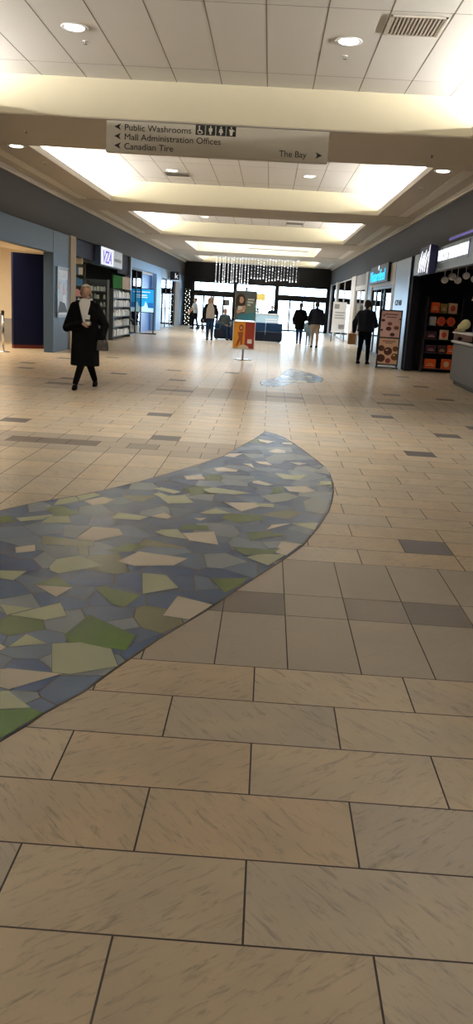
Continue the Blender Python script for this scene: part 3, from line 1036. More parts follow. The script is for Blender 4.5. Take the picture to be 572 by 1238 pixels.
# ------------------------------------------------------------------ left shop A
def stanchion():
    o = thing('barrier_post', 'silver belt barrier post at the left edge in front of the cream shop', 'barrier', (-6.38, 20.0, 0))
    b = MB(); b.lathe((0, 0, 0), [(.16, 0), (.16, .012), (.05, .03), (.03, .035)], 24); b.build('base', 'chrome', o, smooth=True)
    b = MB(); b.lathe((0, 0, 0), [(.028, .03), (.028, .90)], 16); b.build('post', 'chrome', o, smooth=True)
    b = MB(); b.lathe((0, 0, 0), [(.034, .88), (.038, .89), (.038, .965), (.03, .98)], 16); b.build('belt_head', 'black_metal', o, smooth=True)
    b = MB(); b.box(-1.4, -.03, -.012, .012, .78, .91); b.build('rail_panel', 'grey_wall', o)
    b = MB(); b.lathe((-1.4, 0, 0), [(.028, 0), (.028, .92)], 16); b.build('post', 'chrome', o, smooth=True)
stanchion()

MT('poster_grey', (0.30, 0.29, 0.28), 0.35, vary=0.55, scale=9)
MT('poster_pale', (0.62, 0.60, 0.56), 0.35, vary=0.3, scale=7)
MT('poster_skin', (0.72, 0.42, 0.27), 0.5)
MT('poster_dark', (0.03, 0.03, 0.035), 0.5)
def wall_poster():
    o = thing('wall_poster', 'framed grey poster with a pale figure on the blue steel pillar', 'poster', (WL + .0, 21.65, .86))
    b = MB()
    w, h = .60, 1.24
    for a, c, e, f in ((-w, w, 0, .03), (-w, w, h - .03, h), (-w, -w + .035, 0, h), (w - .035, w, 0, h)): b.box(0, .03, a, c, e, f)
    b.build('frame', 'steel_pale', o)
    sheet('print', o, [(0, rect(-.565, .565, .03, 1.21)), (1, rect(-.45, .50, .95, 1.16)), (2, oval(.12, .68, .10, .12)), (1, [(-.02, .56), (.3, .56), (.34, .2), (-.1, .2)]), (3, [(-.5, .1), (.5, .1), (.2, .35), (-.3, .4)]), (1, rect(-.45, .45, .06, .12)), (2, oval(-.36, .78, .06, .08))],
          ['poster_grey', 'poster_pale', 'poster_skin', 'poster_dark'], (.012, 0, 0), PI / 2)
wall_poster()

# ------------------------------------------------------------------ left shop B: lit sign and product displays
MT('sign_lit', (0.8, 0.82, 0.9), 0.4, emit=(0.80, 0.85, 1.0), estr=0.75)
MT('sign_lit_grey', (0.42, 0.43, 0.46), 0.4, emit=(0.6, 0.62, 0.68), estr=0.25)
MT('violet_lit', (0.12, 0.10, 0.45), 0.4, emit=(0.16, 0.13, 0.62), estr=0.6)
MT('text_grey', (0.32, 0.32, 0.33), 0.5)
o = thing('lightbox_sign', 'lit white box sign with violet brush lettering on the left shopfront', 'sign', (WL, 27.85, 2.37))
b = MB(); b.box(-.18, .10, -1.87, 1.87, 0, .57); b.build('box', 'steel_blue', o)
b = MB(); b.box(.10, .115, -1.82, .15, .03, .54); lf = b.build('lit_face', 'sign_lit', o)
b = MB(); b.box(.10, .114, .15, 1.82, .03, .54); pf = b.build('plain_face', 'sign_lit_grey', o)
text('brush_lettering', 'VZA', .52, 'violet_lit', lf, (.118, -1.68, .09), FACE_R, .004, 1.5, shear=.3, bold=.012)
text('small_lettering', 'cosmetics', .22, 'text_grey', pf, (.118, .30, .2), FACE_R, .003, 1.5)

MT('white_pack', (0.72, 0.72, 0.70), 0.45)
MT('grey_pack', (0.42, 0.43, 0.42), 0.4)
MT('red_pack', (0.50, 0.03, 0.05), 0.45)
MT('blue_pack', (0.08, 0.25, 0.55), 0.45)
MT('pink_pack', (0.65, 0.35, 0.38), 0.45)
MT('green_card', (0.03, 0.13, 0.04), 0.9, vary=.25, spec=.02)
MT('pink_card', (0.50, 0.42, 0.38), 0.9, vary=.15, spec=.02)
MT('shelf_grey', (0.10, 0.11, 0.11), 0.5)


def shelf_unit(name, label, loc, rotz, w, d, h, zs, back='shelf_grey'):
    """open shelving, front facing local -Y, origin at its base centre front"""
    o = thing(name, label, 'shelf', loc, rotz)
    b = MB(); b.box(-w / 2, w / 2, d - .02, d, 0, h); b.build('back_panel', back, o)
    for x in (-w / 2, w / 2 - .03):
        b = MB(); b.box(x, x + .03, 0, d, 0, h); b.build('upright', 'shelf_grey', o)
    for z in zs:
        b = MB(); b.box(-w / 2 + .03, w / 2 - .03, .01, d - .02, z - .025, z); b.build('shelf', 'shelf_grey', o)
    return o


def jar_proto(m_, w, h, box=False):
    b = MB()
    if box:
        b.box(-w / 2, w / 2, -w * .35, w * .35, 0, h)
    else:
        b.lathe((0, 0, 0), [(w * .46, 0), (w * .5, .01), (w * .5, h * .68), (w * .36, h * .74), (w * .36, h), (w * .34, h + .005)], 10)
    return b.build('product_pack', m_, None)

def stock(protos, base, rotz, w, d, zs, n, label, group, jitter=.3):
    """a row of packs on each shelf, each one an object of its own"""
    c, s = math.cos(rotz), math.sin(rotz)
    for k, z in enumerate(zs):
        for i in range(n):
            if rnd.random() < .06: continue
            p = rnd.choice(protos)
            x = -w / 2 + .07 + (w - .14) * (i + .5) / n + rnd.uniform(-.01, .01)
            y = d * .35
            q = p.copy(); COL.objects.link(q)
            q.location = (base[0] + x * c - y * s, base[1] + x * s + y * c, base[2] + z)
            q.rotation_euler = (0, 0, rotz)
            q.scale = (1, 1, rnd.uniform(.85, 1.1))
            tag(q, label(k), 'package', group + ', row %d' % (k + 1) if False else group + ' on shelf ' + 'one two three four five six seven'.split()[k])

ORD = 'lowest second third fourth fifth sixth topmost'.split()
zsA = (.35, .6, .85, 1.1, 1.35, 1.6)
shelf_unit('display_shelf', 'dark narrow shelf of white packages behind the walking woman', (-5.80, 28.0, 0), 0, .78, .34, 1.98, zsA)
pa = [jar_proto('white_pack', .085, .15, True), jar_proto('white_pack', .08, .15), jar_proto('grey_pack', .08, .16)]
stock(pa, (-5.80, 28.0, 0), 0, .78, .34, zsA, 6, lambda k: 'small white package in the %s row of the narrow dark shelf behind the woman' % ORD[k], 'packages in the narrow shelf')
zsB = (.12, .45, .8, 1.12, 1.42)
sh = shelf_unit('display_shelf', 'wide dark shelf of white jars under green and pale header cards', (WL + .06, 30.25, 0), PI / 2, 3.6, .34, 1.72, zsB)
for (xa, xb, mk) in ((-1.75, -.02, 'green_card'), (.02, 1.78, 'pink_card')):
    b = MB(); b.box(xa, xb, .02, .06, 1.73, 2.16); c = b.build('header_card', mk, sh)
    c['label'] = 'green header card' if mk == 'green_card' else 'pale pink header card'
pb = [jar_proto('white_pack', .22, .2), jar_proto('white_pack', .2, .22, True), jar_proto('grey_pack', .2, .21)]
stock(pb, (WL + .06, 30.25, 0), PI / 2, 3.6, .34, zsB, 14, lambda k: 'white jar or box in the %s row of the wide shelf with header cards' % ORD[k], 'jars in the wide shelf')
st = shelf_unit('display_stand', 'tall stand of red, white and blue packs beside the beige pilaster', (-5.56, 24.1, 0), .25, .52, .25, 2.3, (.3, .7, 1.1, 1.4, 1.7, 2.0), 'shelf_grey')
pc = [jar_proto('red_pack', .14, .22, True), jar_proto('white_pack', .13, .22, True), jar_proto('blue_pack', .14, .2, True), jar_proto('pink_pack', .12, .2, True)]
stock(pc, (-5.56, 24.1, 0), .25, .52, .25, (.3, .7, 1.1, 1.4, 1.7, 2.0), 3, lambda k: 'coloured pack in the %s row of the tall stand beside the beige pilaster' % ORD[k], 'packs on the tall stand')
zsC = (.3, .7, 1.1, 1.5)
shelf_unit('display_shelf', 'shelf of packages deep inside the cosmetics shop', (-6.9, 29.4, 0), .3, 1.2, .35, 1.9, zsC)
stock(pb, (-6.9, 29.4, 0), .3, 1.2, .35, zsC, 5, lambda k: 'package in the %s row of the shelf deep inside the cosmetics shop' % ORD[k], 'packages in the deep shelf')
for p in pa + pb + pc: bpy.data.objects.remove(p)

# ------------------------------------------------------------------ left shop C: display totems
MT('screen_blue', (0.02, 0.3, 0.6), 0.3, emit=(0.02, 0.36, 0.80), estr=0.9, vary=.2)
MT('screen_pale', (0.5, 0.75, 0.85), 0.3, emit=(0.55, 0.85, 0.95), estr=0.85)
MT('screen_deep', (0.02, 0.14, 0.45), 0.3, emit=(0.02, 0.15, 0.5), estr=0.8)
MT('screen_white', (0.8, 0.9, 0.95), 0.3, emit=(0.8, 0.92, 1), estr=0.9)
def totem(loc, w, zb, zt, label, rotz):
    o = thing('display_totem', label, 'display', loc, rotz)
    b = MB(); b.box(-w / 2 - .12, w / 2 + .12, -.2, .2, 0, .035); b.build('base', 'black_metal', o, bevel=.008)
    for x in (-w / 2 + .02, w / 2 - .02):
        b = MB(); b.box(x - .02, x + .02, -.02, .02, .03, zb + .02); b.build('post', 'black_metal', o)
    b = MB(); b.box(-w / 2, w / 2, -.03, .03, zb, zt); b.build('screen_frame', 'black_metal', o)
    h = zt - zb
    W2 = w / 2 - .03
    sheet('screen', o, [(0, rect(-W2, W2, zb + .03, zt - .03)),
                        (1, [(-W2, zb + .03), (W2, zb + .03), (W2, zb + .2 * h), (0.1 * w, zb + .2 * h), (-.1 * w, zb + .48 * h), (-.2 * w, zb + .28 * h), (-W2, zb + .22 * h)]),
                        (2, rect(.05 * w, W2 - .02, zb + .22 * h, zb + .42 * h)),
                        (3, rect(-.38 * w, .2 * w, zb + .84 * h, zb + .87 * h)), (3, rect(-.38 * w, -.02 * w, zb + .70 * h, zb + .74 * h)), (3, rect(-.38 * w, .02 * w, zb + .62 * h, zb + .65 * h))],
          ['screen_blue', 'screen_pale', 'screen_deep', 'screen_white'], (0, -.032, 0))
totem((-5.16, 35.4, 0), .6, .87, 1.85, 'bright cyan digital totem standing in front of the blue shopfront', .1)
totem((-5.92, 36.1, 0), .42, .87, 1.85, 'dimmer blue digital totem behind the glass of the blue shopfront', .1)

# left shop D: blade sign
o = thing('blade_sign', 'small dark square blade sign at the far left shop window', 'sign', (WL, 44.6, 2.5))
b = MB(); b.box(.02, .50, -.04, .04, -.02, .40); b.build('panel', 'frame_black', o)
b = MB(); b.box(0, .05, -.02, .02, .10, .14).box(0, .05, -.02, .02, .26, .30); b.build('bracket', 'black_metal', o)
text('lettering', 'k', .38, 'sign_lit', o, (.26, -.042, .06), FACE_CAM, .004)
# ------------------------------------------------------------------ people
MT('skin', (0.56, 0.34, 0.24), 0.55, vary=.05)
MT('coat_black', (0.003, 0.003, 0.0035), 0.85, spec=.08, vary=.2)
MT('hair_blonde', (0.50, 0.42, 0.30), 0.6, vary=.3, scale=30)
MT('hair_dark', (0.025, 0.018, 0.014), 0.5, vary=.3, scale=30)
MT('hair_fair', (0.34, 0.24, 0.14), 0.6, vary=.3, scale=30)
MT('hair_grey', (0.45, 0.44, 0.42), 0.6, vary=.2, scale=30)
MT('shirt_white', (0.82, 0.80, 0.77), 0.7, spec=.08)
MT('jeans', (0.020, 0.04, 0.095), 0.8, spec=.08, vary=.25, scale=20)
MT('khaki', (0.50, 0.40, 0.32), 0.8, spec=.08)
MT('charcoal', (0.010, 0.011, 0.016), 0.8, spec=.08)
MT('pale_top', (0.58, 0.52, 0.47), 0.8, spec=.08)
MT('tee_grey', (0.40, 0.42, 0.42), 0.8, spec=.08)
MT('plaid', (0.10, 0.13, 0.14), 0.8, spec=.08, vary=.8, scale=25)
MT('light_blue_cloth', (0.25, 0.38, 0.50), 0.8, spec=.08)
MT('eye_white', (0.8, 0.8, 0.78), 0.3, vary=0)
MT('eye_dark', (0.03, 0.025, 0.02), 0.3, vary=0)
MT('lip', (0.38, 0.15, 0.13), 0.5)
MT('paper_brown', (0.22, 0.11, 0.045), 0.7)
MT('bag_print', (0.07, 0.065, 0.06), 0.7, spec=.08, vary=.8, scale=18)


def merge_skin(o, voxel, smooth=4):
    r = o.modifiers.new('remesh', 'REMESH')
    r.mode = 'VOXEL'
    r.voxel_size = voxel
    r.use_smooth_shade = True
    if smooth:
        s = o.modifiers.new('smooth', 'SMOOTH')
        s.factor = .5
        s.iterations = smooth


def lerp(a, b, t): return tuple(a[i] + (b[i] - a[i]) * t for i in range(3))


def hand(b, wrist, dirv, palm_n, side, s=1.0, curl=.5):
    """palm and five bent fingers from the wrist along dirv; the palm faces palm_n; the thumb leaves towards side*(dirv x palm_n)"""
    d = Vector(dirv).normalized()
    n = Vector(palm_n)
    n = (n - d * n.dot(d)).normalized()
    w = d.cross(n) * side
    wr = Vector(wrist)
    for k in (-1, 0, 1):
        b.capsule(wr + w * .012 * k * s, wr + d * .085 * s + w * .024 * k * s, .017 * s, .014 * s, 8, 3)
    for k, ln in enumerate((.068, .078, .073, .056)):
        off = w * (.033 - .021 * k) * s
        p0 = wr + d * .08 * s + off
        p1 = p0 + (d * math.cos(curl) + n * math.sin(curl)) * ln * .52 * s
        p2 = p1 + (d * math.cos(curl * 2.2) + n * math.sin(curl * 2.2)) * ln * .5 * s
        b.capsule(p0, p1, .0095 * s, .0088 * s, 8, 3)
        b.capsule(p1, p2, .0088 * s, .0075 * s, 8, 3)
    t0 = wr + d * .025 * s + w * .024 * s
    t1 = t0 + (d * .6 + w * .8 + n * .2).normalized() * .042 * s
    t2 = t1 + (d * .85 + w * .25 + n * .5).normalized() * .035 * s
    b.capsule(t0, t1, .013 * s, .011 * s, 8, 3)
    b.capsule(t1, t2, .011 * s, .008 * s, 8, 3)


def person(label, loc, rotz, H=1.7, feet=None, hips=None, hands=None, elbows=None, knees=None, chest=None, head=None, look=0.0,
           top='charcoal', pants='jeans', hair='hair_dark', long_hair=False, hem=None, sleeves=True, shoes='coat_black', voxel=.016,
           collar=None, bulk=1.0, hand_dirs=None, palm_ns=None, group=None):
    """figure facing local -Y, origin at the floor between its feet; joints in metres, right side first (the figure's right is -X)"""
    k = H / 1.7
    S = lambda p: Vector(p) * k
    hips = S(hips or (0, 0, .90))
    chest = S(chest) if chest else hips + Vector((0, 0, .43 * k))
    head = S(head) if head else chest + Vector((0, -.015 * k, .275 * k))
    feet = [S(p) for p in (feet or ((-.10, 0, .08), (.10, 0, .08)))]
    sh = [chest + Vector((-.175 * k, 0, .04 * k)), chest + Vector((.175 * k, 0, .04 * k))]
    hands = [S(p) for p in (hands or ((-.25, -.06, .84), (.25, -.06, .84)))]
    hp = [hips + Vector((-.085 * k, 0, -.02 * k)), hips + Vector((.085 * k, 0, -.02 * k))]
    if knees: knees = [S(p) for p in knees]
    else: knees = [(hp[i] + feet[i]) / 2 + Vector((0, -.035 * k, .02 * k)) for i in (0, 1)]
    if elbows: elbows = [S(p) for p in elbows]
    else: elbows = [(sh[i] + hands[i]) / 2 + Vector(((-.04, .04)[i] * k, .05 * k, 0)) for i in (0, 1)]
    root = thing('person', label, 'person', loc, rotz, group)
    # --- one continuous body
    b = MB()
    b.chain([hips, (hips + chest) / 2, chest], [.125 * k, .115 * k, .135 * k])
    for i in (0, 1):
        b.capsule(chest + Vector((0, 0, .02 * k)), sh[i], .08 * k, .055 * k)
        b.chain([sh[i], elbows[i], hands[i]], [.052 * k, .042 * k, .028 * k], 10)
        b.chain([hp[i], knees[i], feet[i]], [.085 * k, .058 * k, .038 * k], 12)
        b.capsule(feet[i] + Vector((0, .02, -.03 * k)), feet[i] + Vector((0, -.14 * k, -.05 * k)), .035 * k, .028 * k)
        d = (hands[i] - elbows[i]) if not hand_dirs else Vector(hand_dirs[i])
        hand(b, hands[i], d, (palm_ns[i] if palm_ns else ((1, 0, 0), (-1, 0, 0))[i]), (-1, 1)[i], k)
    b.chain([chest + Vector((0, .01 * k, .06 * k)), head + Vector((0, .012 * k, -.07 * k))], [.062 * k, .052 * k])
    cl, sl = math.cos(look), math.sin(look)
    def hd(x, y, z): return head + Vector((x * cl - y * sl, x * sl + y * cl, z)) * k
    b.ball(head + Vector((0, .012, .03)) * k, (.075 * k, .092 * k, .088 * k))
    b.capsule(hd(0, -.015, .0), hd(0, -.045, -.085), .066 * k, .036 * k)
    b.capsule(hd(0, -.082, .012), hd(0, -.104, -.022), .010 * k, .014 * k, 8)
    for e in (-1, 1):
        b.ball(hd(.076 * e, .01, -.005), (.012 * k, .02 * k, .032 * k), 8, 6)
    body = b.build('body', 'skin', root, smooth=True)
    merge_skin(body, voxel * .75, 2)
    for e in (-1, 1):
        b = MB(); b.cur = 0; b.ball(hd(.031 * e, -.080, .014), (.014 * k, .010 * k, .007 * k), 10, 6)
        b.cur = 1; b.ball(hd(.031 * e, -.088, .014), (.007 * k, .005 * k, .0065 * k), 10, 6)
        b.build('eye', ['eye_white', 'eye_dark'], root, smooth=True)
    b = MB(); b.ball(hd(0, -.086, -.055), (.024 * k, .010 * k, .008 * k), 12, 6); b.build('lips', 'lip', root, smooth=True)
    # --- hair
    b = MB()
    b.ball(hd(0, .038, .050), (.092 * k, .094 * k, .094 * k))
    b.capsule(hd(-.058, .03, .03), hd(-.072, .04, -.03), .037 * k, .027 * k, 8)
    b.capsule(hd(.058, .03, .03), hd(.072, .04, -.03), .037 * k, .027 * k, 8)
    b.capsule(hd(-.04, -.045, .100), hd(.045, -.045, .105), .022 * k, .026 * k, 8)
    b.capsule(hd(0, .06, .03), hd(0, .07, -.07), .06 * k, .045 * k, 10)
    if long_hair:
        for e in (-1, 1): b.chain([hd(.06 * e, .0, .05), hd(.085 * e, .01, -.07), hd(.075 * e, -.02, -.20)], [.045 * k, .038 * k, .025 * k], 8)
        b.chain([hd(0, .07, .0), hd(0, .10, -.20)], [.07 * k, .06 * k], 10)
    hobj = b.build('hair', hair, root, smooth=True)
    merge_skin(hobj, voxel * .8, 2)
    # --- trousers
    b = MB()
    b.chain([hips + Vector((0, 0, .09 * k)), hips], [.140 * k, .150 * k])
    for i in (0, 1):
        b.chain([hp[i], knees[i], lerp(knees[i], feet[i], .93)], [.105 * k * bulk ** .5, .072 * k, .050 * k], 12)
    o = b.build('trousers', pants, root, smooth=True)
    merge_skin(o, voxel, 3)
    # --- top
    b = MB()
    b.chain([hips + Vector((0, 0, .10 * k)), (hips + chest) / 2, chest], [.145 * k * bulk, .142 * k * bulk, .150 * k * bulk ** .7])
    hz = hem * k if hem else hips.z - .02 * k
    wv = .19 * k * bulk
    mid = (hips + chest) / 2
    secs = [(hips.x, hips.y, hz, wv * 1.08, wv * .82), (hips.x, hips.y, hz + .02, wv * 1.10, wv * .84), (hips.x, hips.y, hips.z + .05 * k, wv * 1.0, wv * .80),
            (mid.x, mid.y, mid.z, wv * .96, wv * .74), (chest.x, chest.y, chest.z, wv * 1.02, wv * .72), (chest.x, chest.y, chest.z + .08 * k, wv * .78, wv * .52), (chest.x, chest.y, chest.z + .125 * k, wv * .38, wv * .34)]
    if abs(hips.z - chest.z) > .25 and hz < hips.z + .05 * k: b.loft(secs, 22)
    for i in (0, 1):
        b.capsule(chest + Vector((0, 0, .03 * k)), sh[i], .105 * k * bulk ** .5, .078 * k * bulk ** .5)
        end = lerp(elbows[i], hands[i], .92 if sleeves else .0)
        if sleeves: b.chain([sh[i], elbows[i], end], [.080 * k * bulk ** .5, .068 * k * bulk ** .7, .050 * k * bulk ** .7], 12)
        else: b.chain([sh[i], lerp(sh[i], elbows[i], .75)], [.080 * k, .065 * k], 12)
    o = b.build('coat' if hem and hem < .7 else 'jacket', top, root, smooth=True)
    merge_skin(o, voxel, 3)
    # --- shoes
    for i in (0, 1):
        f = feet[i]
        b = MB()
        b.chain([f + Vector((0, .03 * k, -.035 * k)), f + Vector((0, -.06 * k, -.040 * k)), f + Vector((0, -.165 * k, -.052 * k))], [.045 * k, .045 * k, .030 * k], 12)
        b.loft([(f.x, f.y - .065 * k, f.z - .08 * k, .042 * k, .14 * k), (f.x, f.y - .065 * k, f.z - .055 * k, .044 * k, .142 * k)], 18, 2.6)
        o = b.build('shoe', shoes, root, smooth=True)
        merge_skin(o, voxel * .7, 2)
    return root, dict(chest=chest, head=head, hands=hands, k=k, hd=hd, hips=hips)


# the woman in the black coat, walking towards the viewer with a paper cup
wr_, J = person('person in a long black coat walking with a white coffee cup', (-2.86, 13.05, 0), .12, H=1.57, voxel=.011,
                feet=((-.15, -.16, .085), (.16, .22, .12)), knees=((-.03, -.10, .50), (.06, .04, .48)), hands=((-.02, -.30, 1.10), (.27, -.06, .84)),
                elbows=((-.31, .02, 1.02), (.32, .06, 1.08)), top='coat_black', pants='coat_black', hair='hair_blonde', hem=.40, bulk=1.18,
                hand_dirs=((.9, -.25, .12), (0, -.1, -1)), palm_ns=((.1, .9, .3), (-1, 0, 0)), look=.0)
k = J['k']
ch, hdw = J['chest'], J['hd']
b = MB()                                      # white shirt showing in the coat's neckline
b.cur = 0
yF = -.158
b.prism([(-.05, ch.z + .165), (.05, ch.z + .165), (.085, ch.z + .09), (.012, ch.z - .22), (-.012, ch.z - .22), (-.085, ch.z + .09)], .06, 'y', yF - .03)
sh_ = b.build('shirt_front', 'shirt_white', wr_, bevel=.01)
b = MB()
for e in (-1, 1):
    b.rings([[(e * .03, -.155, ch.z + .085), (e * .115, -.09, ch.z + .12), (e * .10, -.02, ch.z + .17), (e * .055, -.09, ch.z + .155)],
             [(e * .03, -.175, ch.z + .083), (e * .125, -.105, ch.z + .115), (e * .11, -.03, ch.z + .18), (e * .06, -.105, ch.z + .165)]])
b.build('shirt_collar', 'shirt_white', wr_)
b = MB()
for e in (-1, 1):                             # coat lapels
    b.rings([[(e * .035, -.19, ch.z - .20), (e * .10, -.18, ch.z + .02), (e * .15, -.10, ch.z + .13), (e * .09, -.12, ch.z + .13)],
             [(e * .02, -.175, ch.z - .21), (e * .07, -.165, ch.z + .02), (e * .12, -.08, ch.z + .14), (e * .08, -.10, ch.z + .14)]])
b.build('lapel', 'coat_black', wr_)
MT('cup_white', (0.78, 0.77, 0.74), 0.5)
MT('cup_print', (0.10, 0.09, 0.07), 0.6)
cupo = thing('coffee_cup', 'white takeaway coffee cup held by the person in the black coat', 'cup', (-2.745, 12.66, 1.02))
b = MB(); b.lathe((0, 0, 0), [(.027, 0), (.029, .004), (.038, .115)], 20); cbody = b.build('cup_body', 'cup_white', cupo, smooth=True)
b = MB(); b.lathe((0, 0, .113), [(.041, 0), (.041, .012), (.036, .016), (.034, .026), (.030, .026)], 20); b.build('lid', 'cup_white', cupo, smooth=True)
b = MB(); b.lathe((0, 0, .04), [(.0335, 0), (.0365, .035)], 20); b.build('sleeve', 'cup_print', cbody, smooth=True)
bago = thing('handbag', 'grey patterned bag hanging from the left hand of the person in the black coat', 'bag', (-2.57, 12.97, .62))
b = MB(); b.loft([(0, 0, 0, .085, .045), (0, 0, .02, .095, .05), (0, 0, .13, .085, .04), (0, 0, .16, .07, .02)], 20, 3.0); b.build('bag_body', 'bag_print', bago, smooth=True)
b = MB(); b.chain([(-.05, 0, .15), (-.035, 0, .20), (.0, 0, .22), (.035, 0, .20), (.05, 0, .15)], [.007] * 5, 8); b.build('handle', 'coat_black', bago, smooth=True)

# the man in dark clothes at the right, looking at his phone
mo, J = person('person in dark jacket and trousers standing near the chocolate poster', (2.72, 23.8, 0), PI - .35, H=1.73, voxel=.015,
               feet=((-.13, 0, .08), (.13, .03, .08)), hands=((-.16, -.30, 1.12), (.33, -.06, .84)), elbows=((-.28, .0, 1.06), (.31, .02, 1.12)),
               top='charcoal', pants='coat_black', hair='hair_dark', bulk=1.15, head=(0, -.05, 1.60))
bg_ = thing('paper_bag', 'brown paper bag held beside the person in dark jacket near the poster', 'bag', (2.36, 23.75, .53))
b = MB(); b.box(-.11, .11, -.07, .07, 0, .30); b.build('bag_body', 'paper_brown', bg_, bevel=.006)
b = MB(); b.chain([(-.05, 0, .29), (-.04, 0, .35), (.04, 0, .35), (.05, 0, .29)], [.005] * 4, 8); b.build('handle', 'paper_brown', bg_)

person('person in dark jacket and tan trousers walking away toward the right doors', (1.78, 32.0, 0), PI + .1, H=1.68, voxel=.018,
       feet=((-.08, .02, .08), (.10, -.1, .08)), hands=((-.25, -.06, .86), (.25, -.06, .86)), elbows=((-.29, .04, 1.10), (.29, .04, 1.10)), top='charcoal', pants='khaki', bulk=1.2, head=(-.01, -.07, 1.585))
person('person in dark coat and blue trousers walking ahead of the tan-trousered one', (1.27, 34.6, 0), PI + .05, H=1.60, voxel=.018,
       feet=((-.07, -.12, .08), (.09, .10, .09)), hands=((-.2, -.3, 1.0), (.27, -.04, .83)), elbows=((-.29, -.02, 1.06), (.29, .04, 1.06)), top='coat_black', pants='jeans', hair='hair_dark', hem=.62, bulk=1.12)
person('small person in light blue clothes walking between the two dark-coated people', (1.62, 34.2, 0), PI, H=1.05, voxel=.014, top='light_blue_cloth', pants='light_blue_cloth', hair='hair_dark')
pw_, PJ = person('person in a pale top and jeans walking toward the viewer left of the posters', (-2.32, 33.2, 0), .0, H=1.63, voxel=.016,
       feet=((-.09, -.08, .08), (.09, .03, .08)), hands=((-.28, -.02, .84), (.28, -.02, .84)), top='charcoal', pants='jeans', hair='hair_fair', long_hair=True)
b = MB(); b.loft([(0, -.135, .84, .165, .06), (0, -.14, 1.0, .16, .07), (0, -.13, 1.2, .15, .07), (0, -.10, 1.36, .09, .06), (0, -.07, 1.42, .05, .04)], 16)
b.build('pale_shirt', 'pale_top', pw_, smooth=True)
person('person in a grey top leaning over a stroller by the left doors', (-4.02, 46.0, 0), -1.2, H=1.62, voxel=.02,
       feet=((-.09, -.12, .08), (.09, .12, .08)), hands=((-.2, -.38, .95), (.2, -.38, .95)), chest=(0, -.06, 1.31), top='tee_grey', pants='coat_black', hair='hair_dark', sleeves=False)
person('person in black standing by the left doors behind the pale-topped walker', (-3.36, 46.7, 0), .5, H=1.62, voxel=.02, top='coat_black', pants='coat_black', hair='hair_dark', hem=.6, long_hair=True)
person('person in a dark checked top seated on the left end of the blue bench', (-1.82, 34.42, 0), .5, H=1.62, voxel=.017,
       hips=(0, .02, .50), chest=(0, -.02, .93), head=(0, -.06, 1.17), feet=((-.10, -.52, .08), (.10, -.48, .08)), knees=((-.11, -.44, .52), (.11, -.42, .52)),
       hands=((-.13, -.36, .62), (.13, -.34, .62)), elbows=((-.27, -.06, .70), (.27, -.06, .70)), top='plaid', pants='jeans', hair='hair_grey')
person('person with dark hair behind the pale blue kiosk counter', (.12, 43.1, 0), 0, H=1.45, voxel=.02, top='charcoal', pants='charcoal', hair='hair_dark')

# stroller by the left doors
o = thing('stroller', 'dark stroller by the left entrance doors', 'stroller', (-3.45, 45.55, 0), -.9)
b = MB(); b.loft([(0, 0, .35, .16, .28), (0, .02, .5, .22, .34), (0, .1, .72, .22, .22), (0, .2, .85, .18, .1)], 16); b.build('seat_shell', 'charcoal', o, smooth=True)
for x in (-.22, .22):
    for y in (-.3, .3):
        b = MB(); b.cone((x - .02, y, .11), (x + .02, y, .11), .11, .11, 18); b.build('wheel', 'black_metal', o)
b = MB()
for x in (-.2, .2): b.chain([(x, -.3, .12), (x, 0, .4), (x, .45, .95)], [.014] * 3, 8); b.chain([(x, .3, .12), (x, 0, .4)], [.014] * 2, 8)
b.chain([(-.2, .45, .95), (.2, .45, .95)], [.016] * 2, 8)
b.build('frame', 'grey_wall', o)

# solid figure added for a person's reflection in the far left shop window
MT('reflected_figure', (0.30, 0.32, 0.31), 0.6)
o = thing('reflected_figure', 'grey figure behind the far left shop window, added as the reflection of a person', 'reflected_figure', (-5.85, 44.9, 0))
b = MB(); b.lathe((0, 0, 0), [(.2, 0), (.2, .02), (.03, .03), (.03, .45)], 16); b.build('stand', 'chrome', o)
b = MB()
b.loft([(0, 0, .42, .16, .12), (0, 0, .85, .20, .15), (0, 0, 1.1, .15, .11), (0, 0, 1.35, .21, .13), (0, 0, 1.45, .10, .07), (0, 0, 1.5, .05, .05)], 18)
b.ball((0, 0, 1.62), (.08, .1, .12))
for e in (-1, 1): b.chain([(e * .2, 0, 1.36), (e * .27, .02, 1.1), (e * .24, -.06, .86)], [.06, .05, .035], 10)
merge_skin(b.build('figure', 'reflected_figure', o, smooth=True), .02, 3)
# ------------------------------------------------------------------ poster stand in the middle of the hall
MT('pst_slate', (0.10, 0.12, 0.12), 0.4)
MT('pst_teal', (0.05, 0.22, 0.28), 0.4)
MT('pst_sage', (0.16, 0.22, 0.18), 0.4)
MT('pst_hair', (0.035, 0.02, 0.015), 0.4)
MT('pst_orange', (0.62, 0.27, 0.03), 0.4)
MT('pst_red', (0.24, 0.03, 0.02), 0.4)
MT('pst_rust', (0.22, 0.05, 0.02), 0.4)
MT('pst_cream', (0.70, 0.58, 0.40), 0.4)
MT('pst_white', (0.70, 0.72, 0.70), 0.4)
o = thing('poster_stand', 'pole stand with two stacked posters in the middle of the hall', 'sign stand', (-.65, 22.44, 0))
b = MB(); b.lathe((0, 0, 0), [(.26, 0), (.26, .012), (.24, .02), (.03, .03)], 28); b.build('base', 'chrome', o, smooth=False)
b = MB(); b.box(-.028, .028, .01, .045, .02, 1.84); b.build('pole', 'chrome', o)
b = MB(); b.ball((0, .028, 1.86), .03); b.build('finial', 'black_metal', o, smooth=True)
def frame(parent, x0, x1, z0, z1, t, m_, y0=-.02, y1=.012):
    b = MB()
    b.box(x0, x1, y0, y1, z0, z0 + t).box(x0, x1, y0, y1, z1 - t, z1).box(x0, x0 + t, y0, y1, z0, z1).box(x1 - t, x1, y0, y1, z0, z1)
    return b.build('frame', m_, parent)
fu = frame(o, -.29, .29, 1.03, 1.80, .022, 'chrome')
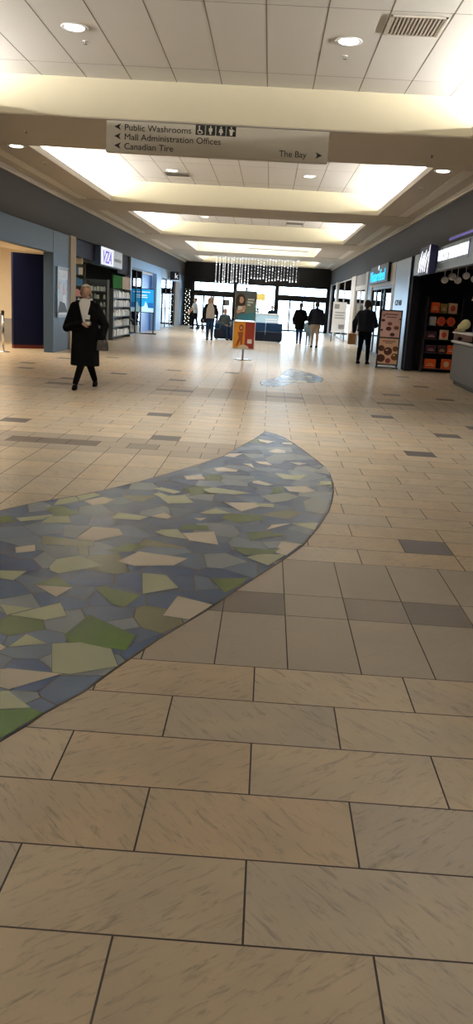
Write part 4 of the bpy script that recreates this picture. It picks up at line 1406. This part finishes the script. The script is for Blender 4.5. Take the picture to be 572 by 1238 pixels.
fl = frame(o, -.30, .30, .28, 1.015, .022, 'pst_white')
sheet('upper_poster', fu, [(0, rect(-.27, .27, 1.05, 1.78)), (2, rect(0, .27, 1.05, 1.55)), (1, [(-.2, 1.05), (.27, 1.05), (.27, 1.26), (.05, 1.22), (-.18, 1.16)]),
                          (3, oval(-.13, 1.53, .13, .19)), (4, oval(-.115, 1.56, .062, .085)), (3, [(-.26, 1.38), (-.24, 1.6), (-.16, 1.66), (-.17, 1.38)]), (5, [(-.2, 1.40), (0, 1.40), (-.02, 1.26), (-.2, 1.24)]),
                          (4, [(-.24, 1.27), (-.03, 1.36), (.0, 1.30), (-.2, 1.20)]), (4, oval(-.04, 1.37, .05, .05)), (5, rect(.05, .23, 1.56, 1.60)), (5, rect(.05, .20, 1.49, 1.53)), (5, rect(.05, .13, 1.42, 1.46)), (2, rect(0.02, .25, 1.30, 1.34))],
      ['pst_slate', 'pst_teal', 'pst_sage', 'pst_hair', 'skin', 'pst_white'], (0, -.008, 0))
sheet('lower_poster', fl, [(0, rect(-.28, .28, .30, .995)), (1, rect(.03, .28, .30, .995)), (2, oval(-.08, .84, .06, .085)), (3, oval(-.08, .84, .03, .04)), (2, [(-.17, .72), (-.02, .74), (-.03, .58), (-.13, .58)]),
                          (4, [(-.14, .58), (-.03, .58), (-.04, .38), (-.07, .38), (-.09, .5), (-.17, .36), (-.2, .38)]), (5, oval(0, .30, .15, .10, 16, 0, PI)), (6, rect(.1, .22, .44, .55)), (4, [(.08, .8), (.24, .8), (.2, .87), (.12, .87)]), (4, rect(.07, .24, .72, .74))],
      ['pst_orange', 'pst_red', 'pst_rust', 'skin', 'pst_rust', 'pst_cream', 'pst_white'], (0, -.008, 0))

# ------------------------------------------------------------------ chandelier of crystal strings
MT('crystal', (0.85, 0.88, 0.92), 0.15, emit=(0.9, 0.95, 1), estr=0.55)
o = thing('chandelier', 'wide chandelier of hanging crystal bead strings under the luminous ceiling', 'chandelier', (-.72, 37.5, 3.40))
b = MB()
for y in (-.5, .5): b.box(-1.85, 1.85, y - .02, y + .02, 0, .04)
for x in (-1.85, -.6, .6, 1.81): b.box(x, x + .04, -.5, .5, 0, .04)
for x in (-1.2, 1.2): b.box(x - .008, x + .008, -.008, .008, .04, .87)
b.build('frame', 'chrome', o)
rc = random.Random(12)
for i in range(28):
    x = -1.72 + .125 * i if i < 12 else -.18 + 1.95 * (i - 12) / 15
    y = (-.42, .0, .42)[i % 3]
    L = (1.10 if i < 12 else .88) * rc.uniform(.90, 1.03)
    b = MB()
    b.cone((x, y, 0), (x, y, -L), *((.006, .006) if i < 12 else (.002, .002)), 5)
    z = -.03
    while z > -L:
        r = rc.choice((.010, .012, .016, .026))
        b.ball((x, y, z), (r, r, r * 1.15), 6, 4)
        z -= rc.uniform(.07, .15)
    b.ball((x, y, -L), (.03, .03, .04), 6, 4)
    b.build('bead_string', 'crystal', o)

# ------------------------------------------------------------------ blue bench
MT('bench_blue', (0.03, 0.10, 0.25), 0.45)
MT('bench_dark', (0.012, 0.02, 0.05), 0.45)
o = thing('bench', 'low navy upholstered bench with a padded back behind the poster stand', 'bench', (-.83, 34.15, 0))
b = MB(); b.box(-1.36, 1.36, .05, .62, .04, .30); b.build('plinth', 'bench_dark', o)
for i in range(4):
    x = -1.40 + .70 * i
    b = MB(); b.box(x + .006, x + .694, 0, .66, .09, .415); b.build('seat', 'bench_dark', o, bevel=.03)
    b = MB(); b.box(x + .006, x + .694, .44, .66, .42, .77); b.build('backrest', 'bench_blue', o, bevel=.035)
b = MB(); b.box(-1.4, 1.4, -.004, .43, .405, .42); b.build('seat_edge', 'steel_blue', o)
for x in (-1.3, 1.22):
    b = MB(); b.box(x, x + .08, .08, .16, 0, .05); b.build('foot', 'chrome', o)

# ------------------------------------------------------------------ kiosk counter and things behind
MT('kiosk_blue', (0.38, 0.55, 0.66), 0.4)
MT('leaf_dark', (0.03, 0.07, 0.03), 0.6)
o = thing('kiosk', 'pale blue kiosk counter behind the right half of the bench', 'kiosk', (-.14, 42.0, 0))
b = MB(); b.box(-.62, .62, 0, .6, 0, 1.02); b.build('counter_body', 'kiosk_blue', o, bevel=.02)
b = MB(); b.box(-.66, .66, -.04, .64, 1.02, 1.07); b.build('counter_top', 'white_paint', o, bevel=.01)
b = MB()
for z in (.66, .77):
    x = -.05
    while x < .5:
        w_ = rc.uniform(.05, .1)
        b.box(x, x + w_, -.008, 0, z, z + .06)
        x += w_ + .025
b.build('white_marking', 'white_paint', o)
o = thing('planter', 'small dark leafy plant on the left end of the kiosk counter', 'plant', (-.6, 42.3, 1.07))
b = MB(); b.lathe((0, 0, 0), [(.07, 0), (.09, .12), (.08, .12)], 14); b.build('pot', 'grey_wall', o)
b = MB()
for i in range(26):
    a, t = rc.uniform(0, 2 * PI), rc.uniform(.4, 1.2)
    d = Vector((math.cos(a) * math.cos(t), math.sin(a) * math.cos(t), math.sin(t))) * rc.uniform(.12, .24)
    p = Vector((0, 0, .11)); s_ = d.cross(Vector((0, 0, 1))).normalized() * .03
    b.rings([[p, p + s_ * .3, p + Vector((0, 0, .004))], [p + d * .5 - s_, p + d * .5 + s_, p + d * .5 + Vector((0, 0, .008))], [p + d, p + d + s_ * .1, p + d + Vector((0, 0, .003))]])
b.build('leaves', 'leaf_dark', o)
MT('yellow_sign', (0.85, 0.65, 0.12), 0.5, emit=(1, .8, .25), estr=.5)
o = thing('window_sign', 'yellow sign in the tall middle window between the doors', 'sign', (-.75, 51.6, 1.75))
b = MB(); b.box(-.38, .38, -.02, .02, .02, .36); b.build('panel', 'yellow_sign', o, bevel=.02)
b = MB(); b.box(-.42, .42, .02, .04, -.01, .39); b.build('backing', 'white_paint', o)
b = MB(); b.box(-.02, .02, -.01, .01, -1.75, -.01).box(-.2, .2, -.15, .15, -1.75, -1.72); b.build('stand', 'black_metal', o)
o = thing('door_notice', 'dark square notice on the glass of the left entrance doors', 'notice', (-2.68, 52.09, 1.30))
b = MB(); b.box(-.17, .17, 0, .012, 0, .36); b.build('notice_sheet', 'frame_black', o)
b = MB(); b.box(-.13, .13, -.006, 0, .05, .31); b.build('notice_print', 'poster_grey', o)

# garland of fairy lights at the left door jamb
MT('pine', (0.012, 0.02, 0.014), 0.9, vary=.4)
o = thing('garland', 'dark garland column with small white lights beside the left doors', 'decoration', (-4.96, 50.6, 0))
b = MB()
secs = []
for i in range(40):
    z = .02 + 2.2 * i / 39
    r = .11 + .03 * math.sin(i * 2.1)
    secs.append((0, 0, z, r, r))
b.loft(secs, 12); b.build('foliage', 'pine', o)
for i in range(44):
    z = .08 + 2.08 * i / 44
    a = i * 2.4
    b = MB(); b.ball((.135 * math.cos(a), .135 * math.sin(a), z), .017, 6, 4); b.build('bulb', 'lamp_on', o)

# ------------------------------------------------------------------ right shops
# chocolate shop signs
MT('white_lit', (0.95, 0.95, 1), 0.4, emit=(0.9, 0.93, 1.0), estr=1.3)
MT('blade_navy', (0.03, 0.03, 0.10), 0.4)
o = thing('shop_sign', 'row of white lit capital letters on the steel band over the chocolate shop', 'sign', (WR, 18.72, 2.56))
b = MB(); b.box(-.02, .0, -2.7, .0, -.02, .30); b.build('letter_rail', 'steel_pale', o)
text('lettering', 'ROCKY MOUNTAIN', .32, 'white_lit', o, (-.02, .05, .03), FACE_L, .02, .95, spacing=1.0)
o = thing('emblem_sign', 'dark box sign with white brush strokes left of the lit capital letters', 'sign', (WR, 19.55, 2.28))
b = MB(); b.prism([(-.02, .08), (-.02, .66), (-.17, .68), (-.17, .05)], 1.3, 'y', -.55); b.build('panel', 'blade_navy', o, bevel=.01)
b = MB()
for i in range(4):
    y = .52 - .25 * i
    b.chain([(-.178, y + .16, .12), (-.186, y + .04, .34), (-.178, y - .12, .58 - .05 * (i % 2))], [.008, .017, .006], 8)
b.build('brush_mark', 'white_lit', o)
b = MB(); b.chain([(-.178, -.40, .08), (-.185, -.48, .3), (-.178, -.50, .66)], [.006, .009, .006], 8); b.build('edge_line', 'white_lit', o)
MT('violet_glow', (0.15, 0.12, 0.5), 0.4, emit=(0.12, 0.12, 0.7), estr=.25)  # glow added for light leaking from the sign, not a lamp
o = thing('glow_strip', 'violet strip added for the light leaking above the lit letters of the chocolate shop', 'light', (WR - .02, 16.6, 2.95))
b = MB(); b.box(-.02, .0, -1.2, 1.2, 0, .05); b.build('glow_bar', 'violet_glow', o, bevel=.01)
b = MB(); b.box(0, .02, -1.22, 1.22, -.01, .08); b.build('glow_backing', 'black_metal', o)

# track spotlights
tr = thing('track_rail', 'black lighting track under the dark ceiling of the chocolate shop', 'track', (4.35, 20.0, 2.60))
b = MB(); b.box(-.6, 1.2, -.02, .02, 0, .04); b.build('rail', 'black_metal', tr)
b = MB()
for x in (-.5, 1.0): b.box(x - .01, x + .01, -.01, .01, .04, .06)
b.build('clip', 'black_metal', tr)
def spot(x, z, label):
    o = thing('spotlight', label, 'spotlight', (x, 20.0, z), rnd.uniform(-.4, .4), 'white track spotlights')
    b = MB(); b.cone((0, 0, .05), (0, 0, 2.60 - z), .010, .010, 8); b.build('stem', 'white_paint', o)
    b = MB(); b.rings([[(0 + r * math.cos(2 * PI * i / 16), -.04 + d, r * math.sin(2 * PI * i / 16)) for i in range(16)] for d, r in ((-.06, .078), (-.02, .08), (.06, .07), (.12, .03))]); b.build('lamp_head', 'white_paint', o, smooth=True)
    b = MB(); b.rings([[(0 + r * math.cos(2 * PI * i / 16), -.04 + d, r * math.sin(2 * PI * i / 16)) for i in range(16)] for d, r in ((-.066, .06), (-.058, .066))]); b.build('lens', 'cup_white', o)
spot(4.0, 2.26, 'leftmost white track spotlight in the chocolate shop')
spot(4.15, 2.34, 'second white track spotlight from the left in the chocolate shop')
spot(4.30, 2.27, 'third white track spotlight from the left in the chocolate shop')
spot(4.48, 2.38, 'fourth white track spotlight from the left in the chocolate shop')
spot(4.68, 2.32, 'white track spotlight at the right edge of the photo')

# product rack on the black side wall
MT('orange_pack', (0.62, 0.09, 0.02), 0.45, vary=.15)
MT('cream_pack', (0.62, 0.42, 0.24), 0.45)
MT('brown_pack', (0.06, 0.03, 0.025), 0.4, vary=.4)
MT('gold_pack', (0.20, 0.14, 0.04), 0.4, vary=.5)
MT('plum_pack', (0.06, 0.022, 0.04), 0.4, vary=.3)
MT('red_dot', (0.5, 0.06, 0.04), 0.45)
rk = thing('product_rack', 'dark rack of orange and brown boxes on the black shop wall', 'rack', (4.48, 22.25, 0))
b = MB(); b.box(-.44, .48, .02, .05, .05, 1.9); b.build('back_panel', 'black_wall', rk)
for x in (-.44, .45):
    b = MB(); b.box(x, x + .03, -.3, .02, 0, 1.9); b.build('upright', 'black_metal', rk)
for z in (.10, .50, .85, 1.20, 1.52):
    b = MB(); b.box(-.41, .45, -.3, .02, z - .02, z); b.build('shelf', 'black_metal', rk)
def pack(x, z, w, h, m_, label, dot=None, rnd_=False):
    o = thing('gift_box', label, 'box', (4.48 + x, 22.06, z), 0, 'boxes on the chocolate shop rack')
    b = MB()
    if rnd_: b.rings([[(w / 2 * math.cos(2 * PI * i / 24), y, h / 2 + h / 2 * math.sin(2 * PI * i / 24)) for i in range(24)] for y in (-.05, .05)])
    else: b.box(-w / 2, w / 2, -.05, .05, 0, h)
    b.build('box', m_, o, bevel=.006)
    b = MB()
    if dot: b.prism(oval(0, h * .5, w * .3, h * .3, 16), .004, 'y', -.054)
    else: b.box(-w * .32, w * .32, -.053, -.05, h * .3, h * .38).box(-w * .2, w * .2, -.053, -.05, h * .5, h * .55)
    b.build('print', dot or 'cream_pack', o)
pack(-.22, 1.52, .22, .26, 'orange_pack', 'bright orange box, left on the top shelf of the rack')
pack(.0, 1.52, .17, .24, 'gold_pack', 'dark gold box, middle of the top shelf of the rack')
pack(.23, 1.52, .22, .26, 'cream_pack', 'cream box with a red ring, right on the top shelf of the rack', 'red_dot')
pack(-.25, 1.20, .17, .22, 'grey_pack', 'grey wrapped box, left on the second shelf of the rack')
pack(-.03, 1.20, .22, .23, 'orange_pack', 'left of the two round orange tins on the second shelf of the rack', 'red_dot', True)
pack(.22, 1.20, .22, .23, 'orange_pack', 'right of the two round orange tins on the second shelf of the rack', 'red_dot', True)
pack(-.25, .85, .28, .2, 'plum_pack', 'dark plum box on the third shelf of the rack')
pack(.08, .85, .22, .25, 'cream_pack', 'cream box with a red top on the third shelf of the rack', 'red_dot')
pack(-.22, .50, .26, .2, 'plum_pack', 'dark plum box, left on the fourth shelf of the rack')
pack(.07, .50, .2, .2, 'brown_pack', 'brown box, middle of the fourth shelf of the rack')
pack(.29, .50, .16, .22, 'orange_pack', 'orange box, right on the fourth shelf of the rack')
pack(-.2, .10, .3, .24, 'orange_pack', 'wide orange box, left on the lowest shelf of the rack')
pack(.22, .10, .24, .26, 'orange_pack', 'orange box, right on the lowest shelf of the rack', 'cream_pack')

# counter
MT('counter_grey', (0.085, 0.085, 0.085), 0.45)
MT('ledge', (0.52, 0.50, 0.47), 0.3, metal=.3)
o = thing('display_counter', 'grey display counter with a glass top at the right edge', 'counter', (4.09, 18.75, 0), -.03)
L_ = 5.5
b = MB(); b.box(.10, 1.0, -L_, -.10, 0, .10); b.build('kick', 'black_metal', o)
b = MB(); b.prism([(0.06, 0), (0, -.10), (0, -L_), (1.1, -L_), (1.1, 0)], .80, 'z', .10); b.build('body', 'counter_grey', o, bevel=.03)
b = MB(); b.prism([(0.02, .05), (-.05, -.08), (-.05, -L_), (1.15, -L_), (1.15, .05)], .05, 'z', .90); b.build('ledge', 'ledge', o, bevel=.012)
b = MB()
b.box(0.0, .008, -L_, -.05, .95, 1.10).box(0, 1.1, -.05, -.042, .95, 1.10)
b.build('glass_front', 'glass', o)
b = MB(); b.box(-.03, 1.1, -L_, -.02, 1.10, 1.135); b.build('top_rail', 'white_paint', o, bevel=.006)
b = MB()
for i in range(12): b.box(.12 + .4 * (i % 2), .42 + .4 * (i % 2), -.5 - .42 * (i // 2) - .35, -.5 - .42 * (i // 2), .95, .985)
b.build('tray', 'chrome', o)
MT('pale_yellow', (0.80, 0.73, 0.40), 0.5, vary=.12)
MT('waffle', (0.55, 0.33, 0.18), 0.6)
o = thing('cone_model', 'pale yellow rounded cone-shaped display piece on the grey counter', 'display', (4.17, 18.2, 1.135))
b = MB()
ax0, ax1 = Vector((-.13, 0, .03)), Vector((.03, 0, .17))
b.chain([ax0, lerp(ax0, ax1, .5), ax1], [.03, .085, .105], 18)
merge_skin(b.build('yellow_top', 'pale_yellow', o, smooth=True), .012, 3)
b = MB(); b.capsule((-.17, 0, .03), (-.09, 0, .07), .022, .045); b.build('cone_tip', 'waffle', o, smooth=True)
b = MB(); b.box(-.15, .05, -.06, .06, 0, .02).cone((0, 0, .02), (.02, 0, .09), .03, .03, 10); b.build('stand', 'ledge', o)
o = thing('heat_lamp', 'brown dome with a pale rim on a dark post at the right edge', 'lamp', (4.47, 18.2, 1.135))
b = MB(); b.box(-.10, .12, -.05, .05, 0, .72); b.build('post', 'blade_navy', o, bevel=.01)
b = MB(); b.lathe((-.02, 0, .68), [(.17, 0), (.165, .06), (.13, .13), (.07, .18), (.03, .19)], 20); b.build('dome', 'waffle', o, smooth=True)
b = MB(); b.lathe((-.02, 0, .67), [(.175, 0), (.18, .012), (.172, .03)], 20); b.build('rim', 'cup_white', o, smooth=True)

# chocolate poster frame standing by the pillar
MT('choc_pink', (0.80, 0.53, 0.51), 0.4, vary=.15)
MT('choc_peach', (0.80, 0.54, 0.36), 0.4, vary=.15)
MT('choc_dark', (0.07, 0.022, 0.016), 0.35)
MT('choc_mid', (0.17, 0.06, 0.02), 0.35)
MT('choc_red', (0.22, 0.045, 0.045), 0.35)
MT('choc_line', (0.22, 0.10, 0.09), 0.4)
o = thing('poster_stand', 'tall black framed stand with two chocolate posters beside the steel pillar', 'sign stand', (3.24, 22.62, 0), -.10)
fc = frame(o, -.29, .29, .08, 1.53, .035, 'black_metal', -.03, .02)
b = MB(); b.box(-.25, .25, -.025, .015, .785, .82); b.build('crossbar', 'black_metal', fc)
b = MB(); b.box(-.30, .30, -.16, .16, 0, .03).box(-.28, -.24, -.02, .02, .03, .10).box(.24, .28, -.02, .02, .03, .10); b.build('base', 'black_metal', o)
sh1 = [(0, rect(-.255, .255, .82, 1.495))]
for (x, z, r, c) in ((-.2, 1.25, .05, 1), (-.02, 1.17, .065, 3), (-.04, 1.04, .075, 1), (.16, 1.07, .07, 2), (.07, .89, .065, 1), (-.22, 1.0, .035, 1), (.24, 1.30, .03, 1), (-.19, 1.38, .03, 3)): sh1.append((c, oval(x, z, r, r * .75, 12)))
sh1 += [(4, rect(-.17, .17, 1.40, 1.43)), (4, rect(-.12, .14, 1.33, 1.355))]
sheet('upper_poster', fc, sh1, ['choc_pink', 'choc_dark', 'choc_mid', 'choc_red', 'choc_line'], (0, -.012, 0))
sh2 = [(0, rect(-.255, .255, .115, .785))]
for (x, z, r, c) in ((-.18, .52, .085, 1), (-.0, .45, .115, 1), (.19, .52, .075, 2), (-.17, .26, .11, 1), (.19, .31, .10, 2), (.02, .2, .07, 3)): sh2.append((c, oval(x, z, r, r * .95, 14)))
sh2 += [(4, rect(-.17, .17, .70, .725)), (4, rect(-.09, .1, .655, .675)), (0, oval(-.03, .48, .03, .02, 8)), (0, oval(.17, .35, .03, .02, 8))]
sheet('lower_poster', fc, sh2, ['choc_peach', 'choc_dark', 'choc_mid', 'choc_red', 'choc_line'], (0, -.012, 0))

# cyan lit sign and unit lettering
MT('cyan_lit', (0.02, 0.55, 0.8), 0.4, emit=(0.02, 0.58, 1.0), estr=1.15)
o = thing('shop_sign', 'glowing cyan lettered shop sign on a black panel at the right', 'sign', (WR, 28.3, 2.38))
b = MB(); b.box(-.10, -.02, -2.2, 2.2, 0, .56); b.build('panel', 'frame_black', o)
b = MB(); b.box(-.02, .0, -1.6, 1.6, .1, .4); b.build('mount', 'black_metal', o)
text('lettering', 'Naturefeel', .50, 'cyan_lit', o, (-.105, 2.15, .07), FACE_L, .015, 1.75)
b = MB(); b.prism([(-.03, .47), (.0, .40), (.12, .49), (.0, .56)], .012, 'x', -.112); b.build('drop_mark', 'white_lit', o)
o = thing('unit_lettering', 'dark unit lettering on the pale steel pillar', 'lettering', (WR, 24.55, 1.70))
text('lettering', 'CF10', .21, 'ink', o, (-.004, .1, -.03), FACE_L, .004, 2.6, bold=.004)

# white easel board far right
o = thing('easel_board', 'white notice board with grey print on a stand at the far right windows', 'sign stand', (3.2, 39.0, 0), -.06)
b = MB(); b.box(-.31, .31, -.02, .02, .50, 1.80); b.build('board', 'white_paint', o)
sh3 = [(0, rect(-.28, .28, .53, 1.77)), (1, rect(-.24, -.02, 1.50, 1.70)), (2, rect(-.2, .24, 1.30, 1.36)), (2, rect(-.2, .2, 1.18, 1.24)), (2, rect(-.2, .24, 1.06, 1.12)), (1, rect(0, .26, .60, .80))]
sheet('print', o, sh3, ['white_paint', 'poster_grey', 'grey_pack'], (0, -.026, 0))
b = MB(); b.box(-.33, .33, -.2, .25, .44, .49); b.build('ledge', 'white_paint', o)
for (x, y) in ((-.29, -.17), (.29, -.17), (-.29, .22), (.29, .22)):
    b = MB(); b.cone((x, y, 0), (x, y, .45), .014, .014, 8); b.build('leg', 'black_metal', o)
